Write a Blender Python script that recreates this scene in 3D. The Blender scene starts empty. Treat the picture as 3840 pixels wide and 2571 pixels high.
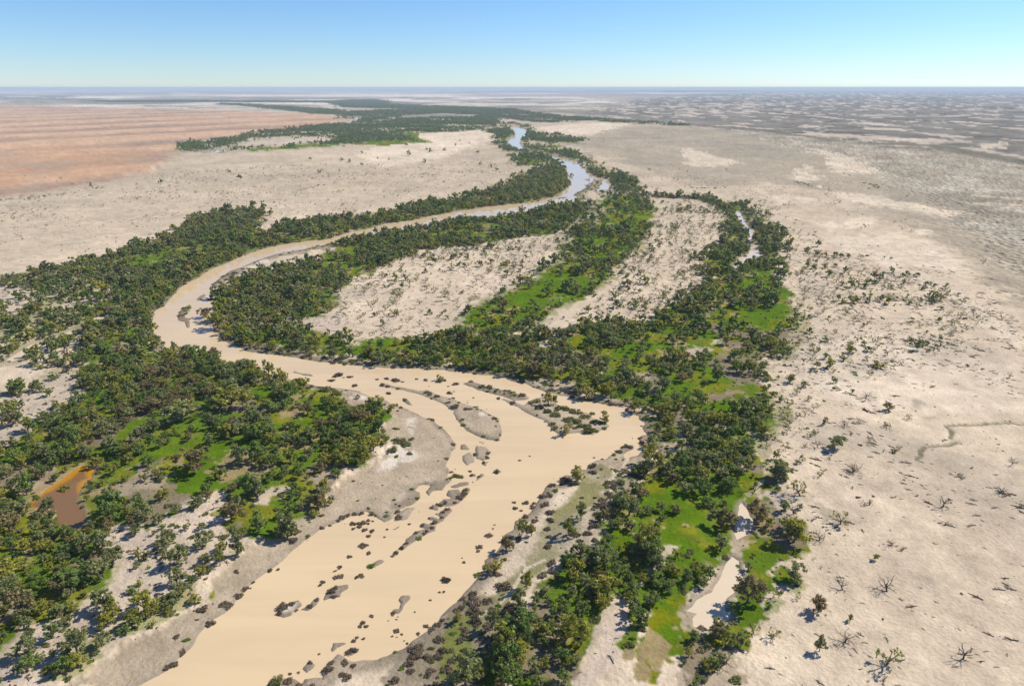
import bpy, math, random
import numpy as np
from mathutils import Vector

# ------------------------------------------------------------------ camera, sky, sun, exposure
scene = bpy.context.scene
cam_data = bpy.data.cameras.new('camera')
cam_data.sensor_width = 36.0
cam_data.lens = 24.0
cam_data.clip_start = 1.0
cam_data.clip_end = 200000.0
cam = bpy.data.objects.new('camera', cam_data)
cam.location = (0, 0, 150)
cam.rotation_euler = (math.radians(90 - 20.5), 0, 0)
scene.collection.objects.link(cam)
scene.camera = cam

SUN_EL, SUN_AZ = math.radians(43), math.radians(67)      # azimuth clockwise from +Y
world = bpy.data.worlds.new('World')
scene.world = world
world.use_nodes = True
nt = world.node_tree
nt.nodes.clear()
sky = nt.nodes.new('ShaderNodeTexSky')
sky.sky_type = 'NISHITA'
sky.sun_disc = False
sky.sun_elevation = SUN_EL
sky.sun_rotation = SUN_AZ
sky.altitude = 800
sky.air_density = 1.0
sky.dust_density = 0.0
sky.ozone_density = 10.0
bg = nt.nodes.new('ShaderNodeBackground')
bg.inputs['Strength'].default_value = 0.106
wo = nt.nodes.new('ShaderNodeOutputWorld')
nt.links.new(sky.outputs[0], bg.inputs['Color'])
nt.links.new(bg.outputs[0], wo.inputs['Surface'])

sun_data = bpy.data.lights.new('sun', 'SUN')
sun_data.energy = 5.0
sun_data.angle = math.radians(0.5)
sun_data.color = (1.0, 0.92, 0.79)
sun = bpy.data.objects.new('sun', sun_data)
sd_ = Vector((math.sin(SUN_AZ) * math.cos(SUN_EL), math.cos(SUN_AZ) * math.cos(SUN_EL), math.sin(SUN_EL)))
sun.rotation_euler = sd_.to_track_quat('Z', 'Y').to_euler()
sun.location = (0, 0, 400)
scene.collection.objects.link(sun)

scene.view_settings.view_transform = 'Standard'
scene.view_settings.look = 'None'
scene.view_settings.exposure = 0.42
scene.view_settings.gamma = 1.0
scene.view_settings.use_curve_mapping = False

# ------------------------------------------------------------------ survey of the place, metres on the ground
RIVER=[(-102.6,128.5),(-99.9,139.1),(-96,142.6),(-94.6,144.7),(-93.4,149.8),(-92,153.1),(-92.2,156.9),(-91.7,160.3),(-89.6,163.9),(-86.7,168.2),(-86.1,172.6),(-84.6,177.1),(-83.2,181.3),(-81.2,185),(-78.1,189.4),(-75.8,196.1),(-72.6,203.5),(-69.7,208.4),(-64.9,212.5),(-61.5,214.5),(-59.5,217.6),(-54.8,219.6),(-52.2,217),(-48.6,214),(-47.1,212),(-44.6,214.5),(-43.8,219.1),(-41.4,221.2),(-37.5,223.9),(-35.3,228.2),(-35.4,231.6),(-37.8,233.3),(-36.7,236.8),(-34.9,237.7),(-31.6,237.1),(-33.2,232.7),(-31.7,229.3),(-30.5,232.7),(-28.4,233.9),(-26.8,233.9),(-26.1,237.4),(-24.1,240.6),(-26.4,244.6),(-26.6,250.3),(-28.2,252.9),(-26.4,260.2),(-26.3,264.7),(-24.9,267.6),(-25.8,274.2),(-28,279.5),(-30.3,283.8),(-34.1,288.2),(-36.7,291.4),(-38.7,296.1),(-42.3,297.3),(-47.2,301.7),(-52.2,307),(-55.7,308.8),(-61.3,313.4),(-67.6,319.1),(-72.5,321.1),(-77,325),(-81.8,328),(-86.1,330),(-93.9,332.6),(-99.3,333.7),(-102.4,332.6),(-111.8,339.2),(-117.5,343.4),(-123.5,344.8),(-128,344.8),(-135.5,352),(-142.2,358),(-151.1,363.3),(-158.8,366.4),(-165.3,368),(-169,369.6),(-175.6,380.2),(-182.9,384.5),(-190.9,382.8),(-197.9,381.9),(-204.4,385.3),(-213.8,390.5),(-217.2,397.7),(-225.1,408.8),(-232.5,418.5),(-238.5,426.6),(-243.3,434.9),(-249.9,450.2),(-256.1,466.5),(-255.3,478.8),(-259.6,494.4),(-262,516.6),(-264.9,528.4),(-265.7,547),(-263.8,558.4),(-265.2,582.6),(-261.9,599.2),(-258.5,616.6),(-254.4,639.3),(-249.8,656.7),(-245.1,672.7),(-237.9,682.2),(-225.9,694.4),(-212.2,701.9),(-196,709.6),(-179.1,750.2),(-161,773.7),(-145.1,807.8),(-122.4,819.2),(-109,838.8),(-96.8,859.3),(-83.1,869.9),(-69.8,891.9),(-51.4,903.3),(-32.7,920.9),(-9.4,939.2),(14.8,951.8),(33.4,964.7),(49,991.5),(65,1012.5),(73.9,1049.5),(86.3,1097.5),(98,1140.7),(99.6,1207),(102.3,1292.4),(108.3,1390.1),(104.3,1458.8),(99.9,1534.2),(91.7,1617.6),(64.9,1710.2),(34.3,1783.5),(16,1800.6),(-2.7,1881.8),(-14,2007),(-14,2150),(10,2279),(11,2503),(5,2816),(34,2902),(56,2796),(52,2588),(42,2349),(26,2212),(20,2034),(28.4,1881.8),(45.6,1792),(73.3,1742.1),(98.6,1679.5),(117.3,1600.2),(138.2,1534.2),(139.8,1416.8),(144,1315.6),(154,1237.7),(169.4,1217.1),(164.1,1158.9),(155.8,1105.9),(143,1069.8),(133.6,1057.2),(133,1081),(147.1,1149.8),(154.2,1197.1),(146.4,1217.1),(132,1177.7),(124.7,1131.8),(110.2,1081),(96.1,1049.5),(91.3,1019.7),(99.4,991.5),(88.7,964.7),(79.3,949.3),(67.2,949.3),(45.7,920.9),(31.2,897.6),(6.2,875.3),(-30.2,843.8),(-61.6,828.9),(-89.6,791.3),(-110.1,766.8),(-135.1,748.6),(-152.7,731.1),(-172.2,709.6),(-187.7,689.5),(-198.5,678.9),(-206.9,664.9),(-218.9,654.5),(-227.1,645.7),(-233.2,625.9),(-238.6,611.5),(-241.8,597.3),(-245.8,579),(-244.8,558.4),(-243.8,539.1),(-241,525.4),(-231.9,526),(-228.6,534.4),(-227.8,523.9),(-227.8,513.7),(-230.9,503.9),(-229.4,494.4),(-221.2,487.8),(-218.4,478.8),(-213.8,464.1),(-209.5,450.2),(-199.2,428.6),(-191,418.5),(-183.1,406.9),(-175,399.5),(-166.6,394.1),(-159.6,387),(-150.5,383.9),(-140.9,381.1),(-133.9,378.6),(-127.2,376.6),(-120.3,373.6),(-112,369.6),(-103.8,368),(-96.5,364.9),(-87.7,362.5),(-79.8,361.5),(-73.2,360.7),(-68.6,360.3),(-61.6,359.1),(-52.9,359.1),(-48.5,356.8),(-38.2,357.4),(-33.9,355),(-28,353.9),(-24.3,353.3),(-17.8,350.3),(-12,349.7),(-4.5,349.1),(-3.5,345.2),(-0,341.4),(6.9,338.7),(10.3,335),(13.6,332.4),(16.9,329.9),(18.1,327.3),(23.8,324.8),(24.9,322.8),(29.4,321.9),(31.3,319.4),(34.5,318),(40.9,316.6),(44.7,314.7),(48.5,312.3),(52.3,310.5),(55.6,308.6),(59.6,313.7),(58.8,310.9),(56,306.4),(58.1,301.9),(61.6,299.3),(61.2,295.9),(63.5,292.5),(60.9,286.8),(61.1,283.6),(62.3,280.9),(59.7,280.1),(57.9,277),(57.6,272.2),(59.8,270.7),(59.1,268.5),(61.7,267.4),(64.3,266),(63.4,265.3),(59.8,264.9),(56.2,264.2),(55.1,261.8),(50.6,259.7),(49.5,257.7),(48.4,259.1),(48.9,262.1),(50.6,264.2),(53.9,267.1),(54.8,269.6),(54.2,271.4),(51.4,271.4),(49.1,268.5),(47.3,265.7),(45.3,264.2),(41.8,261.5),(40.1,259.1),(36.1,257.7),(34.9,256),(31.9,253.4),(32.2,249.5),(26.9,250.1),(24.3,247.6),(24.1,245.1),(21.5,245.1),(18.6,242),(19.7,238.4),(14.5,238.4),(12.8,237.5),(11.9,235.1),(11.4,230.9),(7.4,222.9),(5.7,218.5),(3.4,216.2),(0.7,214.3),(0.4,209),(-2.5,205.9),(-4,202.9),(-4.2,198.8),(-5.4,195.6),(-9.5,190.9),(-9.1,187.1),(-11.4,182.8),(-12.9,180),(-14.8,175.8),(-16.8,172.2),(-18.8,168.7),(-21.2,165.8),(-23.1,161.9),(-24.5,159.5),(-26.8,157.2),(-30.1,153.3),(-34.7,150.3),(-38,148.2),(-42.8,147.4),(-44.4,147.4),(-46.9,148.9),(-49.3,150.3),(-49.9,148.5),(-50.9,146.7),(-52.5,143.6),(-51.7,141.9),(-56.5,141.9),(-56.8,140.5),(-58.8,141.5),(-62,141.1),(-64.6,140.7),(-65.4,139.1),(-68.9,128.5)]
ISLANDS=[[(-8.3,319.9),(-4.1,319.4),(1.2,316.6),(6.4,311.9),(7.7,313.7),(9.8,317.5),(12.3,319.4),(16.5,321.4),(21.1,314.7),(25.7,310),(30.3,307.3),(33.4,302.8),(36.7,303.7),(41.8,300.2),(39.1,300.2),(38.4,297.6),(42.5,295.9),(45.2,293.4),(46.1,288.4),(42.7,285.2),(40.5,282.8),(37.2,279.7),(33.2,280.9),(31.2,282.4),(26.6,281.3),(24.3,279.3),(22.2,281.3),(18.7,285.6),(17.2,291.7),(14.7,295.9),(10.9,299.3),(7.9,302.8),(5.1,305.5),(3.2,310),(-0,312.3),(-2.9,316.6)],
[(-26.5,338.9),(-22.7,341.1),(-14.8,337.3),(-13.4,335.2),(-13.3,335.6),(-6.4,331.4),(-0.9,328.8),(4.2,325.3),(6.6,323.3),(9.9,320.4),(8.2,318.5),(1.6,317),(-2.5,320.4),(-9.2,324.3),(-16.1,329.3),(-17,329),(-21.5,334.2),(-25.1,336.8)],
[(-72.2,335.2),(-70.3,338.9),(-66,336.8),(-62.6,334.2),(-57.3,333.1),(-52.7,330.6),(-48.1,328),(-45.4,330),(-41.9,325.5),(-37.5,322.5),(-31.4,319.6),(-26.1,314.4),(-20.2,310.6),(-13.9,305.2),(-9.9,300.8),(-6.1,297.3),(-5.8,289.8),(-4.4,283.4),(-4.5,279.5),(-5.9,274.9),(-7.3,274.5),(-11,276),(-16.7,280.2),(-21,284.9),(-23.6,290.6),(-25.9,295.6),(-29.2,302.5),(-28.2,304.8),(-31.1,306.5),(-34.4,311.8),(-38.9,316.1),(-44.2,319.9),(-48.4,323.5),(-52.5,326.5),(-56.8,329.5),(-61.7,331.1),(-65.7,332.6),(-70.2,333.7)],
[(-16,270.1),(-11.5,268.6),(-9.2,263.3),(-11.1,258.5),(-12.4,257.1),(-15.3,259.2),(-15.9,265.4)],
[(-13.1,255.8),(-10.7,256.5),(-11.2,252.5),(-13,253.8)],
[(-18.4,264.7),(-16,259.9),(-16.1,255.8),(-17.8,255.1),(-19.4,252.5),(-21.3,256.5),(-21.8,260.5)],
[(-23,271.2),(-21.3,272.3),(-18.5,267.6),(-18.8,266.5),(-22.7,266.5)],
[(-16.1,275.3),(-12.1,272.7),(-13,272.1),(-15.3,273.8)],
[(-56.4,316.3),(-54.3,318.2),(-51.5,313.4),(-49.5,310.2),(-52.5,311.6)],
[(-25,235.6),(-22.6,237.9),(-19.9,239.7),(-17.3,240.3),(-17.4,237.4),(-19.9,236.2),(-22.4,235.3)],
[(-25.5,230.4),(-24.9,233.9),(-20.8,234.7),(-20.3,232.1),(-22.6,229.3),(-24.5,229.3)],
[(-20,232.7),(-16.7,236.2),(-16.3,233.9),(-17.9,229.9),(-20.4,224.9),(-23,222.8),(-27.6,222.8),(-28.3,223.9),(-26.2,227.7),(-22.6,228.8)],
[(-31.1,221.7),(-29.9,224.1),(-27.9,222.8),(-27.9,220.1),(-30.1,220.7)],
[(-28.6,218.1),(-26.2,220.7),(-23.3,222.5),(-23.1,220.1),(-24.9,217),(-26.9,216)],
[(-31.6,215.5),(-30,216.8),(-27.5,215.5),(-25.2,216.5),(-25.8,214),(-28.2,211.1),(-29.4,211.5),(-28.8,214),(-31.2,214.3)],
[(-33.8,209.4),(-32.1,212.3),(-28.1,210.6),(-28.1,207.7),(-30.5,205.8),(-32.9,202.1),(-35.6,198.9),(-36.3,198),(-37.6,195.8),(-38.8,196.3),(-39.3,197.6),(-37,200.7),(-36.9,202.5),(-35.1,205.8),(-34.1,207.2),(-31.2,209.1)],
[(-41.4,193.7),(-39.9,196.3),(-38.7,195.4),(-38.7,194.1),(-40.7,192.6)],
[(-47.8,188.7),(-46,190.5),(-44.3,191.1),(-43,189.7),(-43.8,188.7),(-45.9,187),(-47,187)],
[(-43.5,215.5),(-42.2,218.6),(-39.1,221.7),(-35.8,222.3),(-37.4,218.6),(-38.9,214),(-40.6,213.5),(-42.7,214)],
[(-38.7,210.6),(-36.9,212.8),(-37.3,211.3)],
[(-43.7,207.7),(-41.9,208.9),(-40.5,210.8),(-40.7,208.6),(-42.5,207.4)],
[(-46.3,211.1),(-44.2,212.5),(-45.1,210.8)],
[(-35.6,218.6),(-34.1,220.7),(-34.7,218.6)],
[(-17.6,245.2),(-15.7,246.5),(-15.5,244),(-17.2,243.7)],
[(-15.4,241.2),(-14,245.9),(-12,246.2),(-12.6,244),(-14.4,241.2)],
[(-8.4,247.1),(-6.8,250),(-4.4,248.7),(-6.4,246.5)],
[(-72.4,165),(-71.2,166.6),(-71.7,169.2),(-68.7,170.9),(-66.6,172),(-64.8,169.8),(-65.9,168.2),(-67,165.5),(-69,164.4),(-70.3,165)],
[(-65,167.6),(-63,170.3),(-60.8,173.7),(-60,172),(-60.6,169.8),(-62.7,167.6)],
[(-59.1,171.7),(-59,174.3),(-59.1,176.3),(-56.8,178.3),(-52.9,178.9),(-52.3,177.1),(-54.1,175.4),(-54.4,173.1),(-57.4,172.6)],
[(-35.8,171.4),(-35.1,173.4),(-32.7,173.4),(-32,172),(-33.4,169.8),(-34.2,167.6),(-35.4,165.5),(-37.4,165.8),(-36.9,167.4),(-35.4,167.6),(-34.9,169.8)],
[(-51.8,151.7),(-51.6,154),(-48.5,154.5),(-48,154),(-49.9,152.6),(-50.8,150.7)],
[(-47.2,150.3),(-46.9,152.1),(-44.5,152.6),(-43.5,151.2),(-45,149.8),(-46.2,149.1)],
[(-57.7,144.9),(-56.9,147.1),(-54.6,146.2),(-54.9,144.9),(-56.6,143.6)],
[(-96.8,144.3),(-95.5,146.7),(-93.1,147.6),(-93.8,145.4),(-96.1,143.6)],
[(-234.1,452.5),(-238,464.1),(-239.1,476.3),(-237.6,481.4),(-233.5,473.8),(-232.2,464.1),(-228.1,450.2),(-224.5,450.2),(-214.9,428.6),(-217,428.6),(-224.1,441.4),(-229.3,443.5)],
[(-238.9,490.4),(-240.4,503.9),(-239.4,510.9),(-236.3,505.3),(-235.2,491.7)],
[(-155.8,363.3),(-151.7,364.9),(-144.4,361),(-145.1,358),(-151.2,358.7)],
[(-124.9,355),(-123.6,356.5),(-117.7,352),(-113.1,352),(-109.6,347.7),(-116.3,349.1)],
[(124.7,1217.1),(135.1,1231.5),(134,1197.1),(125.9,1191.2)],
[(116,1140.7),(127.5,1158.9),(124.3,1128.3),(116.7,1123)],
[(104.6,1270),(112.2,1281.1),(108.9,1227.3),(103.5,1223.2)],
[(66.9,1008.2),(78.2,1016.8),(78.9,998.4),(67.9,991.5)]]
POOLS={'algae_pond':[(-185.6,220.7),(-185.7,226.8),(-184.7,235.1),(-183.3,240.5),(-183.3,248.4),(-181.8,253.1),(-175.5,249.6),(-172.1,242.7),(-173.1,238.3),(-171.8,234),(-168.6,226.8),(-164,221.9),(-159.6,217.1),(-155.3,210.7),(-157,208.1),(-161.6,207),(-165.7,207.6),(-168.8,215.3),(-172.3,220),(-178.5,221.9),(-183,221.9)],
'billabong':[(88.6,225.8),(89.4,221.9),(88.6,216.2),(89.4,214.3),(86.8,208.1),(84.3,205.5),(79.6,202.1),(79.6,205.5),(82.9,214.3),(87.2,223.8)],
'billabong2':[(75.4,193.2),(77,190.5),(75,185.7),(75.3,183.5),(71.9,178.6),(70.4,175.2),(67.3,172.5),(64.9,167.4),(66.8,166.2),(65,163.1),(60.5,161.3),(57.7,159),(53.7,160.1),(54.1,163.7),(56.1,166.2),(53.2,167.4),(58.1,172.5),(63.2,175.8),(68.8,184.2),(72.3,189.4)],
'oxbow':[(290.5,891.9),(294.6,880.8),(277.4,809.7),(272.9,782.4),(277.3,778),(263,728.8),(251.6,709.9),(247.4,674.9),(236.7,630.8),(223.2,619.2),(205.4,597.1),(191.5,581.4),(199.8,602.5),(216,630.8),(224.4,639.8),(237.9,668.2),(254.2,724.9),(263.4,773.7)],
'far_pond':[(-860,1955),(-870,2007),(-845,2007),(-788,1882),(-809,1882)],
'far_pond2':[(-779.6,1750.2),(-780.7,1813.7),(-739.5,1813.7),(-707.9,1770.9),(-728.2,1722)],
'far_reach':[(-855,3938),(-844,3999),(-773,3711),(-756,3542),(-760,3462)],
'puddle':[(49.4,622.1),(55.6,639.8),(61.3,641.6),(55.3,627.9)],
'creek':[(-296.4,371.9),(-299.1,386.1),(-301.3,398.7),(-294.4,406.6),(-292.7,420.5),(-290.3,429.2),(-286.8,423.3),(-285.9,409.3),(-286.9,394.9),(-290.4,383.7),(-290.5,369.6)],
'creek2':[(-290.4,442.8),(-289.8,452.3),(-284.5,455.6),(-279,447.5),(-282,435.1),(-286.9,435.1)],
'lake':[(-172,50361),(8570,67410),(12603,53761),(11847,40191),(11397,32086),(7876,26698),(6482,27627),(4441,34902),(1882,40191)]}
COVER={'mud':[[(-119.3,137.6),(-113.8,146.4),(-109.3,153.3),(-103.3,158.4),(-100.9,162.5),(-95.7,165.5),(-93.3,167.4),(-92,173.2),(-97.8,179.3),(-95,187.9),(-90.9,195.6),(-85.7,198),(-77.3,200.4),(-76.9,209.8),(-68.6,217.1),(-69.9,242.3),(-59.7,251.5),(-54.4,267.7),(-60.8,285.7),(-55.4,294.8),(-57.6,304.3),(-69.4,309.2),(-77.9,307.6),(-88.8,323.1),(-91,332.3),(-64.4,314.3),(-43.1,297.9),(-28.6,277.2),(-24.6,269),(-26.3,250.3),(-26.9,243.4),(-35.9,239),(-49.2,226.5),(-51.1,217.6),(-47,211.5),(-69,205.8),(-74.4,195),(-77.7,188.1),(-85.4,168.7),(-92,153.1),(-95.4,141.5),(-100.1,136.6)],
[(-8.3,319.9),(-4.1,319.4),(1.2,316.6),(6.4,311.9),(7.7,313.7),(9.8,317.5),(12.3,319.4),(16.5,321.4),(21.1,314.7),(25.7,310),(30.3,307.3),(33.4,302.8),(36.7,303.7),(41.8,300.2),(39.1,300.2),(38.4,297.6),(42.5,295.9),(45.2,293.4),(46.1,288.4),(42.7,285.2),(40.5,282.8),(37.2,279.7),(33.2,280.9),(31.2,282.4),(26.6,281.3),(24.3,279.3),(22.2,281.3),(18.7,285.6),(17.2,291.7),(14.7,295.9),(10.9,299.3),(7.9,302.8),(5.1,305.5),(3.2,310),(-0,312.3),(-2.9,316.6)],
[(-72.2,335.2),(-70.3,338.9),(-66,336.8),(-62.6,334.2),(-57.3,333.1),(-52.7,330.6),(-48.1,328),(-45.4,330),(-41.9,325.5),(-37.5,322.5),(-31.4,319.6),(-26.1,314.4),(-20.2,310.6),(-13.9,305.2),(-9.9,300.8),(-6.1,297.3),(-5.8,289.8),(-4.4,283.4),(-4.5,279.5),(-5.9,274.9),(-7.3,274.5),(-11,276),(-16.7,280.2),(-21,284.9),(-23.6,290.6),(-25.9,295.6),(-29.2,302.5),(-28.2,304.8),(-31.1,306.5),(-34.4,311.8),(-38.9,316.1),(-44.2,319.9),(-48.4,323.5),(-52.5,326.5),(-56.8,329.5),(-61.7,331.1),(-65.7,332.6),(-70.2,333.7)],
[(-16,270.1),(-11.5,268.6),(-9.2,263.3),(-11.1,258.5),(-12.4,257.1),(-15.3,259.2),(-15.9,265.4)],
[(-18.4,264.7),(-16,259.9),(-16.1,255.8),(-17.8,255.1),(-19.4,252.5),(-21.3,256.5),(-21.8,260.5)],
[(-43.5,215.5),(-42.2,218.6),(-39.1,221.7),(-35.8,222.3),(-37.4,218.6),(-38.9,214),(-40.6,213.5),(-42.7,214)],
[(32.2,256),(40.1,259.1),(47.3,265.7),(55.1,272.2),(54.6,267.1),(50.6,264.2),(48.4,259.4),(49.9,258),(56.2,264.2),(64.2,265.7),(68,264.2),(61.5,255.4),(49,252.1),(45.2,242.6),(38.6,237.3),(41.3,247.6),(37.2,252.7)],
[(-44.8,147.4),(-49.4,150.5),(-51.1,146.2),(-52.9,143.6),(-57.4,139.1),(-50.7,139.1),(-45,143.6),(-37.2,148),(-29.3,154.5),(-22.7,160.3),(-17.9,165.5),(-18.2,169.2),(-24.5,159.8),(-32.4,151.2)],
[(77.8,202.9),(80.7,203.8),(80.4,198),(77.9,191.7),(75.6,194)],
[(51,165.5),(54.9,166.8),(55.9,163.7),(51.9,158.4),(49.5,159)],
[(10.3,334.5),(16.9,329.3),(24.9,322.4),(31.3,319.4),(30.7,327.3),(34.5,337.7),(30.5,340.9),(21.6,338.7),(13,340.9)]],
'white':[[(-51.9,296.5),(-46.9,296.5),(-45.2,286.6),(-44.6,279.5),(-46.9,277.2),(-49.4,283.4)],
[(-59.6,263.3),(-54.9,272.7),(-51.6,270.5),(-41.2,267.6),(-39.7,260.5),(-43.2,253.8),(-50.3,249.3),(-55.4,248),(-55.1,255.8)],
[(-19.9,305.2),(-13.9,305.2),(-11,299.9),(-16.3,296.5)],
[(-92,330),(-81.6,327),(-70.7,318.2),(-78.1,318.2),(-87.4,323)],
[(-231.9,534.4),(-228.3,547),(-229.3,563.4),(-235.5,610.7),(-223.5,622.7),(-220.4,599.2),(-223.2,580.8),(-226.8,556.7),(-223.7,543.8),(-226.5,516.6),(-225.8,497.1),(-230.8,499.8)],
[(-215.7,577.2),(-209.6,591.7),(-196.3,599.2),(-185,604.9),(-183.3,595.4),(-191.9,584.4),(-206.9,586.2),(-206.5,568.5)],
[(-71.3,168.2),(-68.6,169.2),(-66.6,170.3),(-67,166.6),(-69.3,165.5)]],
'grass':[[(-156.8,253.9),(-156.7,262.5),(-143.6,269),(-137.7,278.6),(-138.9,293.2),(-136.8,302.6),(-128.2,302.6),(-126.2,293.2),(-134.3,288.7),(-131.9,275.8),(-123,266.4),(-114.9,269),(-109.6,261.3),(-111.6,256.3),(-103,245.7),(-107,240.1),(-112.4,232.6),(-121.8,230),(-130.6,230.5),(-135.7,237.9),(-142,242.3),(-142,251.5),(-141.4,261.3),(-154.4,251.5)],
[(-114.2,278.6),(-112.2,293.2),(-106.8,301),(-107.6,305.9),(-98.6,294.8),(-91,287.2),(-92.5,280),(-105.7,285.7),(-108.9,278.6)],
[(-140.7,324.9),(-128.1,330.4),(-119.3,317.8),(-118.3,307.6),(-129.7,310.9),(-135.1,317.8)],
[(-179.9,288.7),(-174,294.8),(-169.6,290.2),(-171.4,280),(-174.5,274.4),(-177.5,269),(-178.6,277.2)],
[(-162.1,316),(-151.8,309.2),(-141.7,280),(-146.8,287.2),(-153.4,304.3)],
[(-298.5,463.9),(-297.6,485.1),(-291.5,477.9),(-290.9,452.3)],
[(-254.2,396.2),(-250.9,412.1),(-248.9,406.6),(-249.5,391.1)],
[(-240.5,362.9),(-237.5,378.9),(-230.9,381.3),(-226.5,369.6),(-233.8,362.9)],
[(-212.6,314.3),(-208.6,317.8),(-203.5,305.9),(-209.7,309.2)],
[(-198.9,257.5),(-198.7,271.7),(-195,274.4),(-190.1,257.5),(-193.6,255.1)],
[(-208,324.9),(-205.6,330.4),(-199.8,319.5),(-202.6,317.8)],
[(-279.7,524.5),(-276.7,533),(-270.7,520.3),(-275.7,516.1)],
[(-176.2,194.8),(-173.3,196.4),(-170,190.1),(-171.9,188.6)],
[(-150.1,170.6),(-147.6,175.2),(-142.4,175.8),(-141.7,173.2),(-144.8,169.3),(-147.1,167.4)],
[(-149.5,195.6),(-147.9,198),(-145,194.8),(-146.2,191.7)],
[(-151.1,159),(-145.2,163.1),(-145.4,159.5),(-149.1,156.1)],
[(-130,217.1),(-124,220.9),(-121.1,218.1),(-124.9,214.3),(-127.4,211.6)],
[(-95.4,175.8),(-93,177.9),(-91.7,174.5),(-93.4,173.2)],
[(-95.5,223.8),(-94.5,230.9),(-90.1,229.8),(-89.4,223.8),(-90.9,220)],
[(-161.9,508.1),(-157.8,525.4),(-157.8,547),(-151.1,540.7),(-148.3,510.9),(-146.3,494.4),(-154.1,491.7)],
[(-175.3,652.3),(-172.6,670.4),(-147,670.4),(-150.5,639.3),(-158.4,610.7),(-168.7,606.8)],
[(-188.1,491.7),(-182.8,494.4),(-174.8,486.5),(-183.1,483.9)],
[(132.9,1004.3),(183.8,1004.3),(185.5,898.2),(150.1,753.5),(107.8,637.7),(79.8,551),(48.7,489),(31.1,467.6),(14.4,434),(-14.3,412.5),(-34.6,420.8),(-28.6,467.6),(-7,500.3),(21.5,551),(44.8,628.8),(64.6,718.3),(102.9,805.7)],
[(32.8,406.6),(49.1,412.1),(41.5,381.3),(35.3,391.1)],
[(-1.5,369.6),(14.4,383.7),(11.4,371.9),(2.8,369.6)],
[(51,358.6),(59.5,391.1),(77.4,396.2),(68.8,376.5),(56.1,371.9)],
[(88.4,321.3),(91.4,309.2),(100.2,309.2),(111.8,316),(115.4,323.1),(118.1,319.5),(123.2,299.5),(109.8,293.2),(94.8,294.8),(86.3,288.7),(83.6,301)],
[(75.9,260),(84.2,262.5),(90,265.1),(87.3,260),(76.9,256.3)],
[(98.5,271.7),(101.6,269),(99.2,261.3),(91.3,248),(93.6,237.9),(89,230.5),(87.4,236.8),(89.5,256.3)],
[(186.6,579.9),(218.1,551),(193.8,457.5),(162.7,412.5),(134.2,420.8),(149.9,500.3)],
[(49.3,228.8),(58.9,239.4),(67.4,231.9),(63.5,215.3),(57,219),(51.7,220),(44.6,210.7)],
[(52.7,202.9),(61.1,215.3),(62.3,209.8),(59.9,199.6),(54.2,198)],
[(32.9,202.9),(38.3,204.6),(44.9,202.9),(42.2,196.4),(35.1,196.4)],
[(90,249.6),(94.7,244.9),(97.6,239.4),(92.4,234),(88.8,239.4)],
[(62,218.1),(71.3,220),(67.3,210.7),(59.3,206.3)],
[(60.7,202.9),(63,199.6),(61.7,188.6),(57.7,184.2),(58,191.7)],
[(86.5,231.9),(90.3,233),(87.2,223.8),(82.6,214.3),(79.1,204.6),(73.4,193.2),(70.1,188.6),(75.3,199.6),(81.5,215.3)],
[(83,202.9),(85.8,202.1),(82.7,195.6),(79.1,192.4),(80.4,199.6)],
[(72.9,169.9),(82.8,182.8),(85,184.9),(80.8,177.2),(73.9,167.4),(67.1,160.1),(67.2,163.1)],
[(92.7,227.8),(95.5,222.9),(90.3,217.1),(89,220)],
[(39.4,163.7),(53.5,172.5),(47.9,148.5),(41.6,144.4),(38.5,139.1),(31.1,139.1),(34,147.4),(37.1,155.5)],
[(49.4,158.4),(52.2,156.1),(50.6,152.8),(47.8,151.7)],
[(-683.7,1835.8),(-598,1930),(-489,2034),(-465.1,1930),(-563.1,1813.7),(-652.7,1750.2)],
[(-531,2212),(-445,2503),(-317,2545),(-312,2279),(-224,2062),(-345.5,1930),(-477,1981)],
[(65.1,1131.8),(85.1,1217.1),(90.6,1187.3),(67.8,1097.5)],
[(10.6,1550.2),(54.2,1600.2),(72.9,1503.2),(48.2,1416.8),(21.8,1430.5)],
[(76.9,1930),(130,2007),(115,1835.8),(84.7,1835.8)],
[(191.5,581.4),(214.8,517.3),(206.4,483.2),(186.9,483.2)]],
'olive':[[(35.3,250.7),(41.1,253.1),(40.5,239.4),(32.3,224.8),(26.8,215.3),(24.9,206.3),(26.9,195.6),(19.4,190.1),(15.4,189.4),(11.2,184.2),(6.8,180),(4.3,173.8),(1.5,170.6),(-3,170.6),(-4.9,173.2),(-0.8,180),(3.1,187.1),(6.1,192.4),(8.4,199.6),(10.9,210.7),(15.1,219),(20.4,223.8),(26.7,237.2)],
[(-16.8,171.9),(-4.9,173.2),(1.5,166.8),(3.6,158.4),(-2.8,153.3),(-6.8,147.4),(-10.5,139.1),(-30,139.1),(-25.2,151.1),(-20.1,158.4)],
[(210.5,524.5),(209.9,504.1),(198.5,457.2),(186,435.1),(186.1,457.2)],
[(82,213.4),(77.8,202.9),(73.3,196.4),(82.1,215.3)],
[(31.2,350.8),(44,345.2),(43.7,327.3),(32.8,337.7),(21.7,339.8),(17.8,349.7)]],
'brownlitter':[[(-201.4,342),(-202.5,360.7),(-190.8,350.1),(-174.2,319.5),(-171.3,301),(-180.7,301),(-192.3,319.5)],
[(-194.3,280),(-182.9,302.6),(-174.9,301),(-183.7,282.8),(-187.4,270.4),(-189.5,265.1)],
[(-214.6,510.9),(-214.9,522.4),(-207.5,510.9),(-202.8,491.7),(-207.9,497.1)],
[(-86.9,321.1),(-76.5,314.4),(-74.9,310.6),(-80.1,305.2),(-83.3,308.8)],
[(-59.6,283.4),(-55,280.2),(-55.1,274.2),(-58.1,278.7)]],
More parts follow.
